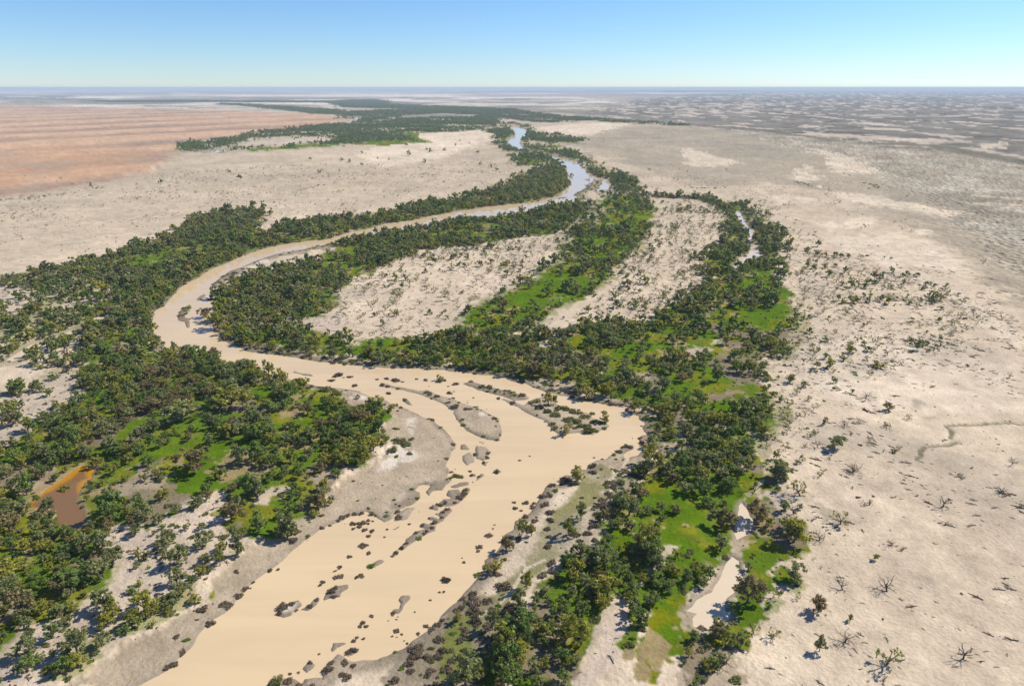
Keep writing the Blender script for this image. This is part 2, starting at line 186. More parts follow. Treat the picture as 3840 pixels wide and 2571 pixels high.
'red':[[(-7040,7414),(-4719,6662),(-2483,5311),(-1263,4413),(-773,3614),(-777,3094),(-853,2620),(-901,2250),(-929,2034),(-808.4,1703.2),(-703,1388.9),(-679.4,1187),(-715.4,1057.4),(-744.9,1004.3),(-899.4,898.2)]],
'redcore':[[(-1816,2001),(-1296,1788),(-1260,2001),(-931.5,1726.7),(-749.3,1429.1),(-726.1,1216.7),(-816.3,1105.9),(-943.3,1012.8)],
[(-910,2776),(-898,3051),(-859,3113),(-790,2880),(-824,2679)],
[(-1264,4285),(-1194,4382),(-1135,4193),(-1203,4104)],
[(-882,3711),(-842,3802),(-763,3542),(-749,3314),(-779,3272)]],
'greyplain':[[(498,2919),(944,2919),(1017,2270),(1064.9,1669.1),(1187.2,1158.7),(466.1,420.8),(360.8,457.5),(412.2,611.7),(461.5,729.6),(487,1057.4),(422,1158.7),(299,1105.9),(248.6,1429.1),(159,2001),(269,2762)]],
'gilgai':[[(944,2919),(992,2211),(1064.9,1669.1),(1135.5,1105.9),(543.8,500.3),(426.4,551),(480.3,686),(595.7,1012.8),(730.8,1615.1),(761,2173)]],
'bright':[[(824,2119),(786,1906),(794.4,1770.9),(786.1,1672),(770.7,1566.6),(727.8,1617.6),(765.7,1835.8)],
[(485.9,1207),(619,1473.3),(548.9,1248.3),(506.4,1158.9),(530.5,1248.3),(528.7,1270),(483,1081),(480.8,1114.4)],
[(366.3,1019.7),(408.5,1034.4),(424,971.3),(368.3,927),(354.7,933.1)],
[(483,1065.1),(517.9,1034.4),(546.3,964.7),(569.9,869.9),(521.1,819.2),(501.4,880.8),(472.7,939.2),(478.6,1019.7)],
[(354.9,791.3),(398.1,819.2),(425,838.8),(445.2,828.9),(410.7,773.7),(349.9,748.6)],
[(333.1,709.9),(418.3,740.5),(428.4,688.5),(408.8,619.2),(378.1,552.3),(366.8,581.4),(339.2,602.5),(323.6,655.3)],
[(735.5,1635.3),(770.7,1566.6),(681.1,1292.4),(593.4,1248.3),(623.1,1390.1)],
[(636.4,958.2),(690.6,927),(678.1,909.1),(632.5,939.2)],
[(692.7,1027),(735.9,991.5),(726.4,977.9),(687.1,1008.2)],
[(438.3,756.8),(463.6,752.6),(443.4,717.4),(433.6,724.9)],
[(173.4,406.6),(213,412.1),(269.3,412.1),(286.7,381.3),(291.3,358.6),(246.5,294.8),(212.6,301),(177.6,302.6),(159.5,328.6)],
[(329.1,595.6),(357.4,565.1),(336.5,457.2),(328.9,412.1),(303.9,376.5),(317.1,435.1),(322.2,485.1)],
[(453.8,1881.8),(464,1635.3),(490.3,1503.2),(396.7,1390.1),(351.4,1444.5)],
[(76,2776),(250,3113),(552,3244),(257,2349),(163,2386)],
[(-394,2503),(-95,2776),(-52,2349),(-103.8,1881.8),(-177.4,1503.2),(-251.6,1390.1),(-362.1,1635.3)],
[(1060,2119),(1155,2102),(1260,2150),(1259,2212),(1146,2212)],
[(1224,1882),(1450,2090),(1309,1882),(1166,1750)]],
'pinksand':[[(-104.1,231.9),(-93.5,235.1),(-83.3,236.1),(-86.1,229.8),(-89.6,222.9),(-96.7,223.8)],
[(-143.3,198.8),(-145.8,209),(-140.5,209),(-130,202.9),(-125.3,215.3),(-124.1,224.8),(-114.8,229.8),(-110.2,226.8),(-110.8,214.3),(-100.9,202.9),(-92.4,199.6),(-95.9,190.1),(-99.5,180),(-105.8,177.2),(-108.9,169.9),(-112.8,164.3),(-116.9,159.5),(-118.9,155.5),(-120.3,150.6),(-123.3,143.4),(-126.3,137.6),(-136,137.6),(-143.7,148.5),(-142.1,158.4),(-134.7,162.5),(-131.9,170.6),(-129.2,177.2),(-129.2,184.9),(-139.3,191.7)],
[(-266.4,323.1),(-255.1,326.7),(-256.3,358.6),(-246,360.7),(-234.2,338.1),(-218.6,314.3),(-228.8,309.2),(-224.4,293.2),(-222.6,280),(-226.6,266.4)],
[(-407.8,524.5),(-374,512.1),(-349.1,492.5),(-345.8,470.8),(-345.1,435.1)],
[(33.3,170.6),(36,169.9),(34.4,163.1),(30.7,152.8),(29.8,146.4),(25.3,143.4),(21.5,137.6),(15.3,137.6),(19.1,144.9),(23.2,152.8),(25.7,159.5),(29.3,167.4)],
[(-31.6,441.3),(-25,447.5),(-23.5,438.2),(-29.1,432.1)],
[(14.6,420.5),(23.5,447.5),(29.4,444.4),(20.6,426.2),(17.3,414.8)],
[(19.4,398.7),(26.7,414.8),(23.9,396.2),(16.3,388.6)],
[(-165,443.1),(-130.3,447.8),(-114.3,457.5),(-115.5,412.5),(-137.2,429.5)],
[(105.6,383.7),(116.4,391.1),(129.1,401.3),(120.2,388.6),(111.7,376.5),(105.4,371.9)],
[(-323.9,512.1),(-321.6,524.5),(-314.7,516.1),(-317.1,508)],
[(-325.7,470.8),(-328.1,488.8),(-323.7,485.1),(-321.5,467.3)],
[(-275.2,346),(-270.2,360.7),(-267.7,354.3),(-272.2,344)],
[(-321.4,444.4),(-322.5,457.2),(-314.4,447.5),(-313.5,435.1)],
[(-789,2034),(-820,2212),(-724,2349),(-656,2279),(-547,2212),(-526,2090),(-588,2034),(-630,1906),(-698,1930),(-734,1930)],
[(45.7,185.7),(51.8,194),(56.4,196.4),(50.7,188.6),(40.9,177.2)]],
'darkpatch':[[(116.1,223.8),(120,220),(121.5,217.1),(116.9,211.6),(113.9,210.7),(115,217.1)],
[(202.7,314.3),(210.1,316.9),(205.8,309.2),(200.7,306.7)],
[(197.6,294.8),(203.7,295.5),(199.8,292.5)],
[(109.9,148.5),(111.8,147.4),(109.8,143.9),(107.3,144.4)]],
'scrubland':[[(412,4268),(1611,9568),(4662,18059),(15090,34450),(27838,39572),(24957,22689),(1085.9,933.6),(1073.2,1471.6),(1100,1727),(1017,2270),(766,2919),(629,3132)]],
'bluefar':[[(-7927,8355),(-5248,7414),(-2700,5780),(-1353,4733),(-783,3772),(-100,4005),(335,4268),(661,3292),(837,2919),(1124,6662),(803,10316),(-1997,12225),(-4944,12225),(-10573,14995),(-21437,22689)]]}
WOODS={'dense':[[(-380.4,632.4),(-365.5,686),(-365.4,765.9),(-374.5,834.5),(-373.5,871.6),(-341.6,891.4),(-308.2,843.5),(-296.4,765.9),(-273.2,741.4),(-243.5,805.7),(-196.9,828.6),(-157.1,843.5),(-124.4,926.3),(-70.6,1004.3),(-28,1081.1),(6.7,1187),(23.5,1293.9),(67.4,1365.8),(94.5,1267.1),(94,1158.7),(72.8,1057.4),(42.9,979.6),(-12.2,915.5),(-92,840.5),(-154.8,773.6),(-192,722.8),(-233.1,675.8),(-247.9,620.2),(-258.7,568),(-262.7,527.1),(-257.7,483.5),(-252,455.6),(-233,412.5),(-213.7,387.5),(-202.8,371.2),(-221.5,367.8),(-259.3,389),(-274.1,429.5),(-279.1,478.1),(-335.4,551)],
[(-205.1,385.3),(-197.8,381.6),(-190.4,381.6),(-182.2,382.8),(-174.3,376.9),(-168,367.2),(-158.5,362.5),(-150.4,353.5),(-136.8,350.6),(-131.1,342),(-119.4,340.6),(-111.6,336.5),(-103,327.2),(-100.9,323.4),(-87.3,319.1),(-83.8,312.5),(-78.7,306.1),(-69.8,307),(-60.3,305.2),(-56.4,298.2),(-57.7,293.9),(-61.5,289.8),(-63.5,284.2),(-59.1,280.2),(-54.3,269),(-57.4,266.8),(-61.7,263.3),(-59.4,258.5),(-62.2,251.9),(-67,249.3),(-69.1,250.9),(-68.6,241.5),(-70.2,234.4),(-68.7,228.2),(-68.4,220.7),(-71,218.1),(-71.2,214),(-77.3,200.4),(-92.4,199.6),(-100.9,202.9),(-110.8,214.3),(-114.8,229.8),(-125.3,215.3),(-130,202.9),(-140.5,209),(-145.8,209),(-143.3,198.8),(-129.2,184.9),(-129.2,177.2),(-131.9,170.6),(-134.7,162.5),(-142.1,158.4),(-143.7,148.5),(-156,148.5),(-241.4,260.5),(-226.6,266.4),(-222.6,280),(-224.4,293.2),(-228.8,309.2),(-218.6,314.3),(-234.2,338.1),(-246,360.7),(-256.3,358.6),(-270.2,360.7),(-261.8,393.6),(-239.2,420.5),(-219,391.1)],
[(-172.3,718.3),(-129.7,741.4),(-81.4,786.7),(-11.6,865.2),(52.8,933.6),(100.3,933.6),(79.6,834.5),(57.8,753.5),(4.2,718.3),(-40.5,686),(-90.2,656.3),(-108.6,611.7),(-122.5,579.9),(-135.1,551),(-131.7,478.1),(-133.8,438.5),(-165,443.1),(-178.9,416.6),(-190.3,416.6),(-207.4,447.8),(-219.8,478.1),(-224,500.3),(-222.5,551),(-201.6,576.9),(-178.4,603.5),(-175.6,656.3)],
[(-186.5,410.8),(-162,434),(-130.2,425.1),(-100.7,396.6),(-81.1,408.4),(-36.8,412.5),(-13.9,396.6),(16.9,420.8),(24.6,404.4),(52.6,434),(82,434),(111.7,462.5),(147.8,518.3),(170.8,551),(214.5,551),(201.6,478.1),(191.1,438.5),(173.7,404.4),(151.9,389),(136.1,342.5),(131.4,309.7),(113.9,277.7),(99.4,269.6),(85.9,277.7),(64.7,271.6),(62.4,286.3),(64.3,302.4),(57.2,312.2),(40.5,321.1),(29.9,330.9),(7,343.7),(-15,354.8),(-42.9,362.5),(-79.6,370.5),(-112.3,378.2),(-141.8,389),(-166.5,398.1)],
[(274.2,898.2),(308.1,933.6),(304,834.5),(273.3,686),(248,611.7),(216.8,537.5),(170.8,551),(167.9,611.7),(213.2,686),(249.9,778.8)],
[(45,324.3),(59.6,313.7),(62.4,299.3),(63.6,293.4),(73.1,288.4),(81.4,327.3),(60.4,337.7)],
[(74.1,260.5),(61,253.1),(52,234),(45.9,221.9),(40.3,218.1),(35.4,209.8),(32.8,202.1),(29.6,192.4),(19.3,188.6),(16.4,182.8),(10.9,177.9),(7.5,173.2),(5.9,166.8),(6.7,161.9),(3.1,157.8),(-2.8,153.3),(-6.8,147.4),(-8.6,142.4),(-10.3,136.6),(15.2,136.6),(19.1,144.9),(23.2,152.8),(25.7,159.5),(29.3,167.4),(33.3,170.6),(36,169.9),(34.4,163.1),(31.1,152.8),(32.4,147.4),(37.1,155.5),(39.4,163.7),(52.3,167.4),(63.2,175.8),(72.3,189.4),(78.6,203.8),(82.3,214.3),(90.3,233),(94.7,244.9),(102.7,260.5),(124.5,303.2),(84.1,303.2)],
[(91.8,226.8),(94.8,223.8),(98,226.8),(100.4,223.8),(98.4,215.3),(97.3,206.3),(101.5,206.3),(100.8,191.7),(96.6,188.6),(88.7,188.6),(85.2,184.2),(91.8,186.4),(92.1,182.1),(82.4,173.8),(77.4,167.4),(71.8,161.3),(65.7,152.8),(60.6,152.8),(54.4,142.4),(49,136.6),(45.1,136.6),(47.4,146.4),(52.2,156.1),(57.7,159),(65.6,163.7),(64.9,167.4),(71.5,177.2),(75.6,184.2),(77.2,190.9),(80.4,198),(87.3,208.1)],
[(98.3,260.5),(103.3,260.5),(106.1,244.9),(100.9,235.1),(94,231.9)],
[(109.5,252.7),(116,250.3),(115.4,242.3),(104.7,232.6),(95.6,229.7),(102.6,243.4)]],
'medium':[[(-426.5,551),(-404.9,592.2),(-380.4,632.4),(-317.2,551),(-279.1,478.1),(-274.1,429.5),(-272.6,389),(-290.9,357.9)],
[(136.8,1034.6),(191.7,1012.8),(188.3,898.2),(154.9,753.5),(116.1,637.7),(83.4,551),(52,489),(33.6,457.5),(16.9,420.8),(-13.9,396.6),(-36.8,412.5),(-34.2,457.5),(-13.7,500.3),(10.3,537.5),(35.7,611.7),(53,686),(62.6,753.5),(95.6,834.5)],
[(-277.3,753.5),(-247.5,819.9),(-160.8,865.2),(-144.8,834.5),(-228.8,753.5)],
[(-143.3,198.8),(-140.5,209),(-130,202.9),(-125.3,215.3),(-124.1,224.8),(-114.8,229.8),(-110.2,226.8),(-110.8,214.3),(-100.9,202.9),(-92.4,199.6),(-95.9,190.1),(-99.5,180),(-94.6,170.6),(-100.3,164.9),(-103.9,159.5),(-109.6,153.9),(-114.4,147.4),(-120.3,138.5),(-136,137.6),(-143.8,137.6),(-151.9,148.5),(-143.7,148.5),(-142.1,158.4),(-134.7,162.5),(-131.9,170.6),(-129.2,177.2),(-129.2,184.9),(-139.3,191.7)],
[(225.8,595.6),(223.3,546.4),(204.5,467.3),(199.8,435.1),(184.2,401.3),(171.4,401.3),(165.5,371.9),(155.3,358.6),(136.6,338.1),(136.2,319.5),(134.4,302.6),(121.9,280),(113.3,260),(105.4,248),(104.5,260),(118.6,302.6),(139.3,346)],
[(47.4,146.4),(54.4,142.4),(60.6,152.8),(65.7,152.8),(77.4,167.4),(92.1,182.1),(97,180),(93.2,173.2),(79.9,166.8),(71.7,158.4),(64.5,151.7),(59.2,144.9),(62.2,139.1),(45.1,136.6)],
[(-266.4,323.1),(-255.1,326.7),(-256.3,358.6),(-246,360.7),(-234.2,338.1),(-218.6,314.3),(-228.8,309.2),(-224.4,293.2),(-222.6,280),(-226.6,266.4)]],
'none':[[(-156.8,253.9),(-156.7,262.5),(-143.6,269),(-137.7,278.6),(-138.9,293.2),(-136.8,302.6),(-128.2,302.6),(-126.2,293.2),(-134.3,288.7),(-131.9,275.8),(-123,266.4),(-114.9,269),(-109.6,261.3),(-111.6,256.3),(-103,245.7),(-107,240.1),(-112.4,232.6),(-121.8,230),(-130.6,230.5),(-135.7,237.9),(-142,242.3),(-142,251.5),(-141.4,261.3),(-154.4,251.5)],
[(-114.2,278.6),(-112.2,293.2),(-106.8,301),(-107.6,305.9),(-98.6,294.8),(-91,287.2),(-92.5,280),(-105.7,285.7),(-108.9,278.6)],
[(-140.7,324.9),(-128.1,330.4),(-119.3,317.8),(-118.3,307.6),(-129.7,310.9),(-135.1,317.8)],
[(-179.9,288.7),(-174,294.8),(-169.6,290.2),(-171.4,280),(-174.5,274.4),(-177.5,269),(-178.6,277.2)],
[(-162.1,316),(-151.8,309.2),(-141.7,280),(-146.8,287.2),(-153.4,304.3)],
[(-51.9,296.5),(-46.9,296.5),(-45.2,286.6),(-44.6,279.5),(-46.9,277.2),(-49.4,283.4)],
[(-59.6,263.3),(-54.9,272.7),(-51.6,270.5),(-41.2,267.6),(-39.7,260.5),(-43.2,253.8),(-50.3,249.3),(-55.4,248),(-55.1,255.8)],
[(-19.9,305.2),(-13.9,305.2),(-11,299.9),(-16.3,296.5)],
[(-92,330),(-81.6,327),(-70.7,318.2),(-78.1,318.2),(-87.4,323)],
[(-231.9,534.4),(-228.3,547),(-229.3,563.4),(-235.5,610.7),(-223.5,622.7),(-220.4,599.2),(-223.2,580.8),(-226.8,556.7),(-223.7,543.8),(-226.5,516.6),(-225.8,497.1),(-230.8,499.8)],
[(-215.7,577.2),(-209.6,591.7),(-196.3,599.2),(-185,604.9),(-183.3,595.4),(-191.9,584.4),(-206.9,586.2),(-206.5,568.5)],
[(-71.3,168.2),(-68.6,169.2),(-66.6,170.3),(-67,166.6),(-69.3,165.5)],
[(-296.4,371.9),(-299.1,386.1),(-301.3,398.7),(-294.4,406.6),(-294.5,423.3),(-289.3,444.4),(-284.5,455.6),(-279,447.5),(-282,435.1),(-285.3,417.6),(-287.9,406.6),(-286.9,394.9),(-290.4,383.7),(-290.5,369.6)],
[(-185.6,220.7),(-185.7,226.8),(-184.7,235.1),(-183.3,240.5),(-183.3,248.4),(-181.8,253.1),(-175.5,249.6),(-172.1,242.7),(-173.1,238.3),(-171.8,234),(-168.6,226.8),(-164,221.9),(-159.6,217.1),(-155.3,210.7),(-157,208.1),(-161.6,207),(-165.7,207.6),(-168.8,215.3),(-172.3,220),(-178.5,221.9),(-183,221.9)],
[(88.6,225.8),(89.4,221.9),(88.6,216.2),(89.4,214.3),(86.8,208.1),(84.3,205.5),(79.6,202.1),(79.6,205.5),(82.9,214.3),(87.2,223.8)],
[(75.4,193.2),(77,190.5),(75,185.7),(75.3,183.5),(71.9,178.6),(70.4,175.2),(67.3,172.5),(64.9,167.4),(66.8,166.2),(65,163.1),(60.5,161.3),(57.7,159),(53.7,160.1),(54.1,163.7),(56.1,166.2),(53.2,167.4),(58.1,172.5),(63.2,175.8),(68.8,184.2),(72.3,189.4)],
[(290.5,891.9),(294.6,880.8),(277.4,809.7),(272.9,782.4),(277.3,778),(263,728.8),(251.6,709.9),(247.4,674.9),(236.7,630.8),(223.2,619.2),(205.4,597.1),(191.5,581.4),(199.8,602.5),(216,630.8),(224.4,639.8),(237.9,668.2),(254.2,724.9),(263.4,773.7)],
[(-860,1955),(-870,2007),(-845,2007),(-788,1882),(-809,1882)],
[(-779.6,1750.2),(-780.7,1813.7),(-739.5,1813.7),(-707.9,1770.9),(-728.2,1722)],
[(-855,3938),(-844,3999),(-773,3711),(-756,3542),(-760,3462)],
[(49.4,622.1),(55.6,639.8),(61.3,641.6),(55.3,627.9)],
[(-296.4,371.9),(-299.1,386.1),(-301.3,398.7),(-294.4,406.6),(-292.7,420.5),(-290.3,429.2),(-286.8,423.3),(-285.9,409.3),(-286.9,394.9),(-290.4,383.7),(-290.5,369.6)],
[(-290.4,442.8),(-289.8,452.3),(-284.5,455.6),(-279,447.5),(-282,435.1),(-286.9,435.1)],
[(-172,50361),(8570,67410),(12603,53761),(11847,40191),(11397,32086),(7876,26698),(6482,27627),(4441,34902),(1882,40191)],
[(-175.3,652.3),(-172.6,670.4),(-147,670.4),(-150.5,639.3),(-158.4,610.7),(-168.7,606.8)],
[(39.4,163.7),(53.5,172.5),(47.9,148.5),(41.6,144.4),(38.5,139.1),(31.1,139.1),(34,147.4),(37.1,155.5)],
[(51.4,167.4),(54.9,166.8),(55.9,163.7),(52.2,156.1),(48.7,151.7),(47.8,151.7)],
[(78.3,204.6),(81.2,203.8),(80.4,196.4),(77.4,190.1),(75.2,192.4)],
[(33.3,170.6),(36,169.9),(34.4,163.1),(31.1,152.8),(29.8,146.4),(25.3,143.4),(21.5,137.6),(16,137.6),(19.5,144.9),(24,152.8),(26.5,159.5),(29.7,167.4)],
[(32.8,406.6),(49.1,412.1),(41.5,381.3),(35.3,391.1)],
[(105.6,383.7),(116.4,391.1),(129.1,401.3),(120.2,388.6),(111.7,376.5),(105.4,371.9)],
[(86.9,235.1),(90.3,233),(87.2,223.8),(82.6,214.3),(79.1,204.6),(74.3,196.4),(76.8,202.9),(81.8,215.3)],
[(53.9,231.9),(59.8,238.3),(67.2,230.9),(64.4,219),(57.6,221.9),(52.8,222.9)]],
'sparse':[[(-134.4,489),(-130.1,579.9),(-89,646.9),(-31.2,675.8),(56.1,729.6),(31.6,611.7),(6.8,537.5),(-34.9,467.6),(-48.1,412.5),(-101.6,400.4),(-121.1,412.5)],
[(35.3,438.5),(82.5,544.1),(150.4,729.6),(207.2,933.6),(273.4,915.5),(244.9,778.8),(208.8,686),(171.9,611.7),(163.5,551),(130.5,489),(99.5,447.8),(61.4,434)]],
'fringe':[[(261,646.9),(302.3,686),(312.1,611.7),(338.3,551),(355.4,478.1),(274.8,389),(216.6,354.8),(166.8,325.4),(140,277.7),(106.1,225),(102.1,198.2),(98.5,213.6),(113.9,277.7),(129.3,309.7),(138.1,348.5),(182.8,420.8)]],
'leftplain':[[(-784.9,898.2),(-618.2,1280.4),(-396.8,1726.7),(-45,2376),(7.2,1280.4),(-47.4,1057.4),(-149.8,865.2),(-286,778.8),(-395.6,898.2),(-399,628.8),(-499.3,551)]],
'lignum':[[(40.3,238.3),(52.1,255.5),(58.7,250.7),(52.2,235.1),(44.5,223.8),(34.5,215.3),(28.4,209.8),(32,221.9)],
[(-23.1,161.9),(-19.1,166.8),(-13.2,173.2),(-7.7,173.2),(-4.8,168),(1.5,166.8),(3.2,159.5),(-2.8,153.3),(-6.8,147.4),(-10.3,136.6),(-37.4,136.6),(-33,145.4),(-25.8,155.5)],
[(63.5,292.5),(65.8,292.5),(73.1,288.4),(68.7,267.8),(64.4,266.4),(61.7,269.2),(59.5,270.7),(64.6,276.6),(62.3,281.3),(61.5,286)],
[(-17.3,337.7),(-6.4,332.4),(6.7,324.3),(9.9,320.4),(6.6,318.5),(1.6,319.4),(-9.2,326.3),(-16.1,330.4)],
[(-241,525.4),(-243.8,539.1),(-245.8,579),(-238.6,611.5),(-233.2,625.9),(-218.9,654.5),(-198.5,678.9),(-176.4,704.4),(-169.7,684.6),(-189.5,656.7),(-211.7,630.9),(-224.2,610.7),(-232.1,580.8),(-231.9,534.4)],
[(-188.8,414.6),(-175.7,401.3),(-160.3,388.8),(-148.4,385.3),(-127.8,378.6),(-104.2,369.6),(-88,364.1),(-88.8,368),(-105.1,373.6),(-136,385.3),(-166,399.5),(-187.1,420.5)],
[(-213.8,390.5),(-217.2,397.7),(-232.5,418.5),(-243.3,434.9),(-249.9,450.2),(-256.1,466.5),(-257.8,464.1),(-249.3,441.4),(-237.5,420.5),(-221.7,397.7),(-215.4,388.8)],
[(6.9,338.7),(10.3,335),(18.1,327.3),(23.8,324.8),(29.4,321.9),(31.3,319.4),(40.9,316.6),(55.6,308.6),(55.7,311.9),(41.3,320.4),(31.4,325.3),(21.4,334.5),(12.9,337.7)],
[(-92.1,150.7),(-90.9,153.1),(-87.8,155),(-86.6,157.4),(-84.1,160.3),(-80.8,161.6),(-77.3,163.4),(-76,162.9),(-77.6,160.9),(-80.9,158.9),(-83.1,156.9),(-85.7,155.2),(-88.4,153.8),(-90.2,152.1)],
[(-234.1,452.5),(-238,464.1),(-239.1,476.3),(-237.6,481.4),(-233.5,473.8),(-232.2,464.1),(-228.1,450.2),(-229.3,443.5)],
[(95.8,1046.5),(130,1158.9),(152.4,1203),(148.2,1158.9),(130.8,1081),(101.4,1012.5)]],
'farwood':[[(-822.4,1726.7),(-951,2084),(-865,2001),(-892,2376),(-885,2620),(-805,2919),(-815,3094),(-701,3094),(-731,3516),(-393,3772),(-176,4067),(-66,3516),(-37,2919),(-2,2620),(-15,2173),(10.3,1854.2),(31,1726.7),(106,1564.3),(106.1,1314.7),(85.8,1388.9),(27,1498.3),(-12.2,1788.2),(-60,2376),(-115,2647),(-264,2517),(-414,2493),(-271,2084),(-393,2050),(-475,1970),(-631.8,1788.2),(-717.6,1726.7)],
[(-31,3244),(52,3051),(63,2503),(161,2349),(227,2150),(182,2034),(130,2007),(120.3,1858.5),(153.5,1710.2),(166.8,1503.2),(194.7,1364.4),(208.4,1270),(202.2,1168.3),(198.7,1065.1),(153.9,1019.7),(162.8,1131.8),(171.9,1217.1),(155.2,1248.3),(145.2,1327.5),(141.7,1503.2),(118.6,1617.6),(73.6,1750.2),(32.3,1881.8),(24,2034),(29,2212),(47,2349),(54,2679),(26,2935)],
[(-14.6,1905.6),(34.1,1770.9),(91.1,1607.1),(108.3,1390.1),(98,1140.7),(73.9,1049.5),(49,991.5),(-13.4,939.2),(-15.1,1065.1),(3.3,1207),(67.6,1390.1),(21.6,1416.8),(10.5,1534.2),(-43.7,1980.7),(-42,2349)]],
'belt':[[(-1057,4457),(-858,4875),(-598,5200),(-297,5493),(-18,5200),(118,4382),(271,3999),(468,3625),(645,3386),(728,3051),(700,2935),(536,3151),(360,3314),(154,3244),(23,3386),(-92,3859),(-416,4382),(-624,3999),(-599,3386),(-862,3625)],
[(-2035,8635),(-1783,9135),(-1417,8186),(-1188,6775),(-1403,6495),(-1560,6495),(-1734,7080),(-1920,7781)],
[(-2865,7080),(-1945,5998),(-1155,4875),(-1000,4216),(-1177,4285),(-1584,5033)],
[(-11780,13283),(-8648,12254),(-6958,11055),(-4710,8635),(-3720,9697),(-2497,10609),(-2312,9817),(-3466,9030),(-4248,7781),(-5962,9464),(-7112,10068),(-9546,10754)],
[(-5443,8635),(-4346,8272),(-3210,8360),(-1910,8102),(-1766,7485),(-2989,7781),(-4012,7630)],
[(-1534,6495),(-1188,6775),(-678,5907),(-306,5651),(-282,5200),(-703,5200),(-1366,5776)]],
'oliveedge':[[(-86.6,272.7),(-62.8,269),(-59.2,251.9),(-80,247.5)],
[(-78.9,307),(-57.4,307),(-55.1,292.3),(-68.8,292.3)]]}
LINES={'gully':[[(250.5,284.3),(241.2,287.2),(236.9,289.4),(218.6,288),(206.5,287.2),(203.5,285.7),(203.3,281.4),(200.4,277.2),(198.1,274.4)],
[(199.3,271),(192.4,267.1),(182.9,266.4),(178.8,262.5),(177.3,258.8),(172.8,255.1)]],
'track':[[(50.4,260.5),(48,253.1),(41.4,241.6),(37.2,236.7),(39,232.4),(37.8,227.8)],
[(11,189.8),(4,184.9),(1.6,178.6),(-0.8,173.8),(-5.2,166.8),(-9.2,164.9)],
[(1.6,192.4),(3.6,187.9),(5,184.9)],
[(90.3,273.1),(99.3,285.7),(103.1,291.7),(107.3,289.4),(113.3,291)],
[(42.8,334.5),(45,338.7),(47.1,345.2),(50.3,349.7)]],
'scrubline':[[(179.8,1019.7),(206.5,1012.5),(218.6,998.4),(245.3,991.5),(255.8,991.5),(273.3,977.9),(277,939.2),(285.9,915)]],
'farline':[[(-11399,12852),(-7805,11055),(-6505,10331),(-4467,8186),(-3631,9464),(-2401,10198)],
[(-5327,8449),(-4172,7938),(-3112,8102),(-1835,7781)],
[(118,4382),(271,3999),(468,3625),(645,3386),(728,3051),(849,2827),(948,2679),(929,2424),(964,2313),(955,2090),(1021,2007),(1143,1930),(1122,1710),(1095.4,1503.2),(1090.7,1248.3)],
[(998,1882),(1088,1836),(1085.8,1600.2),(1074.4,1473.3)]],
'streak':[[(607.9,1274.4),(609.6,1227.3),(591.7,1158.9),(580.3,1097.5)],
[(487,1177.7),(478.4,1114.4),(483,1081),(492,1065.1)],
[(596.1,1438.9),(601.3,1422.3)],
[(456.4,809.7),(444,773.7),(433.7,736.6),(439.9,724.9)],
[(402.5,791.3),(406.6,782.4),(392.6,756.8)],
[(340.2,636.8),(343.4,623.8),(353.3,619.2)],
[(281.1,1114.4),(293.3,1097.5),(321,1089.2)],
[(338.6,524.5),(331.3,504.1),(321.1,485.1)],
[(339.1,504.1),(335.2,485.1),(334.8,470.8),(326.3,463.9)],
[(362.7,504.1),(356.9,485.1),(357.5,477.9)],
[(302.9,447.5),(311.9,450.7),(310.1,438.2),(318.1,435.1)],
[(296.2,438.2),(300.5,432.1)],
[(318.1,420.5),(318.2,414.8)],
[(292.4,404),(298.9,402.7)],
[(240.2,406.6),(248.9,398.7),(257.3,391.1)],
[(233.6,383.7),(244.6,381.3)],
[(169.7,369.6),(176.1,368.5),(180.5,362.9)],
[(205.3,358.6),(215,356.4)],
[(237.7,362.9),(248.2,360.7),(269.6,362.9)],
[(172,332.3),(174.6,319.5),(180.1,309.2)],
[(163.2,309.2),(171.3,307.6),(176.1,302.6)],
[(141.2,310.9),(145.7,307.6),(148,304.3)],
[(153.6,278.6),(160.3,274.4),(169.5,273.1)],
[(155.1,266.4),(159.6,266.4)],
[(278.1,388.6),(284.4,388.6),(289,386.1)],
[(306.3,400),(304.9,388.6),(306.9,381.3)],
[(243.6,504.1),(247.4,492.5)],
[(253.3,488.8),(261.8,481.5)],
[(229.3,488.8),(233.7,481.5),(223.4,467.3)],
[(260.9,435.1),(268.8,435.1)],
[(134.7,242.7),(137.3,233)],
[(152.2,239.4),(157,237.2),(164.1,240.5)],
[(132.3,224.8),(140.5,227.8),(146.3,225.8)],
[(174.9,231.9),(180.6,230.9)],
[(169.7,223.3),(174.1,221.4)],
[(102.9,202.1),(108.8,203.8)],
[(104.5,184.2),(109,183.5),(111.2,180)],
[(-717.1,964.7),(-681.8,1005.4),(-665.8,1049.5)],
[(-671.5,1097.5),(-650.7,1097.5)],
[(-658.8,1177.7),(-624,1187.3),(-612.3,1270),(-596.4,1351.9)],
[(-639.4,854.1),(-620.6,880.8)],
[(-520.6,685),(-510.2,702.7)],
[(-458,805),(-416.4,773.7)],
[(-317.8,920.9),(-301.8,939.2)],
[(-326.4,1065.1),(-310.1,1131.8)],
[(-220.6,1281.1),(-202.8,1315.6),(-177.8,1292.4)],
[(-145.5,1270),(-129.6,1270)],
[(-310.5,1270),(-292.7,1364.4)],
[(-224.3,1065.1),(-212.3,1073)],
[(-214.8,1339.6),(-216.8,1390.1)]]}
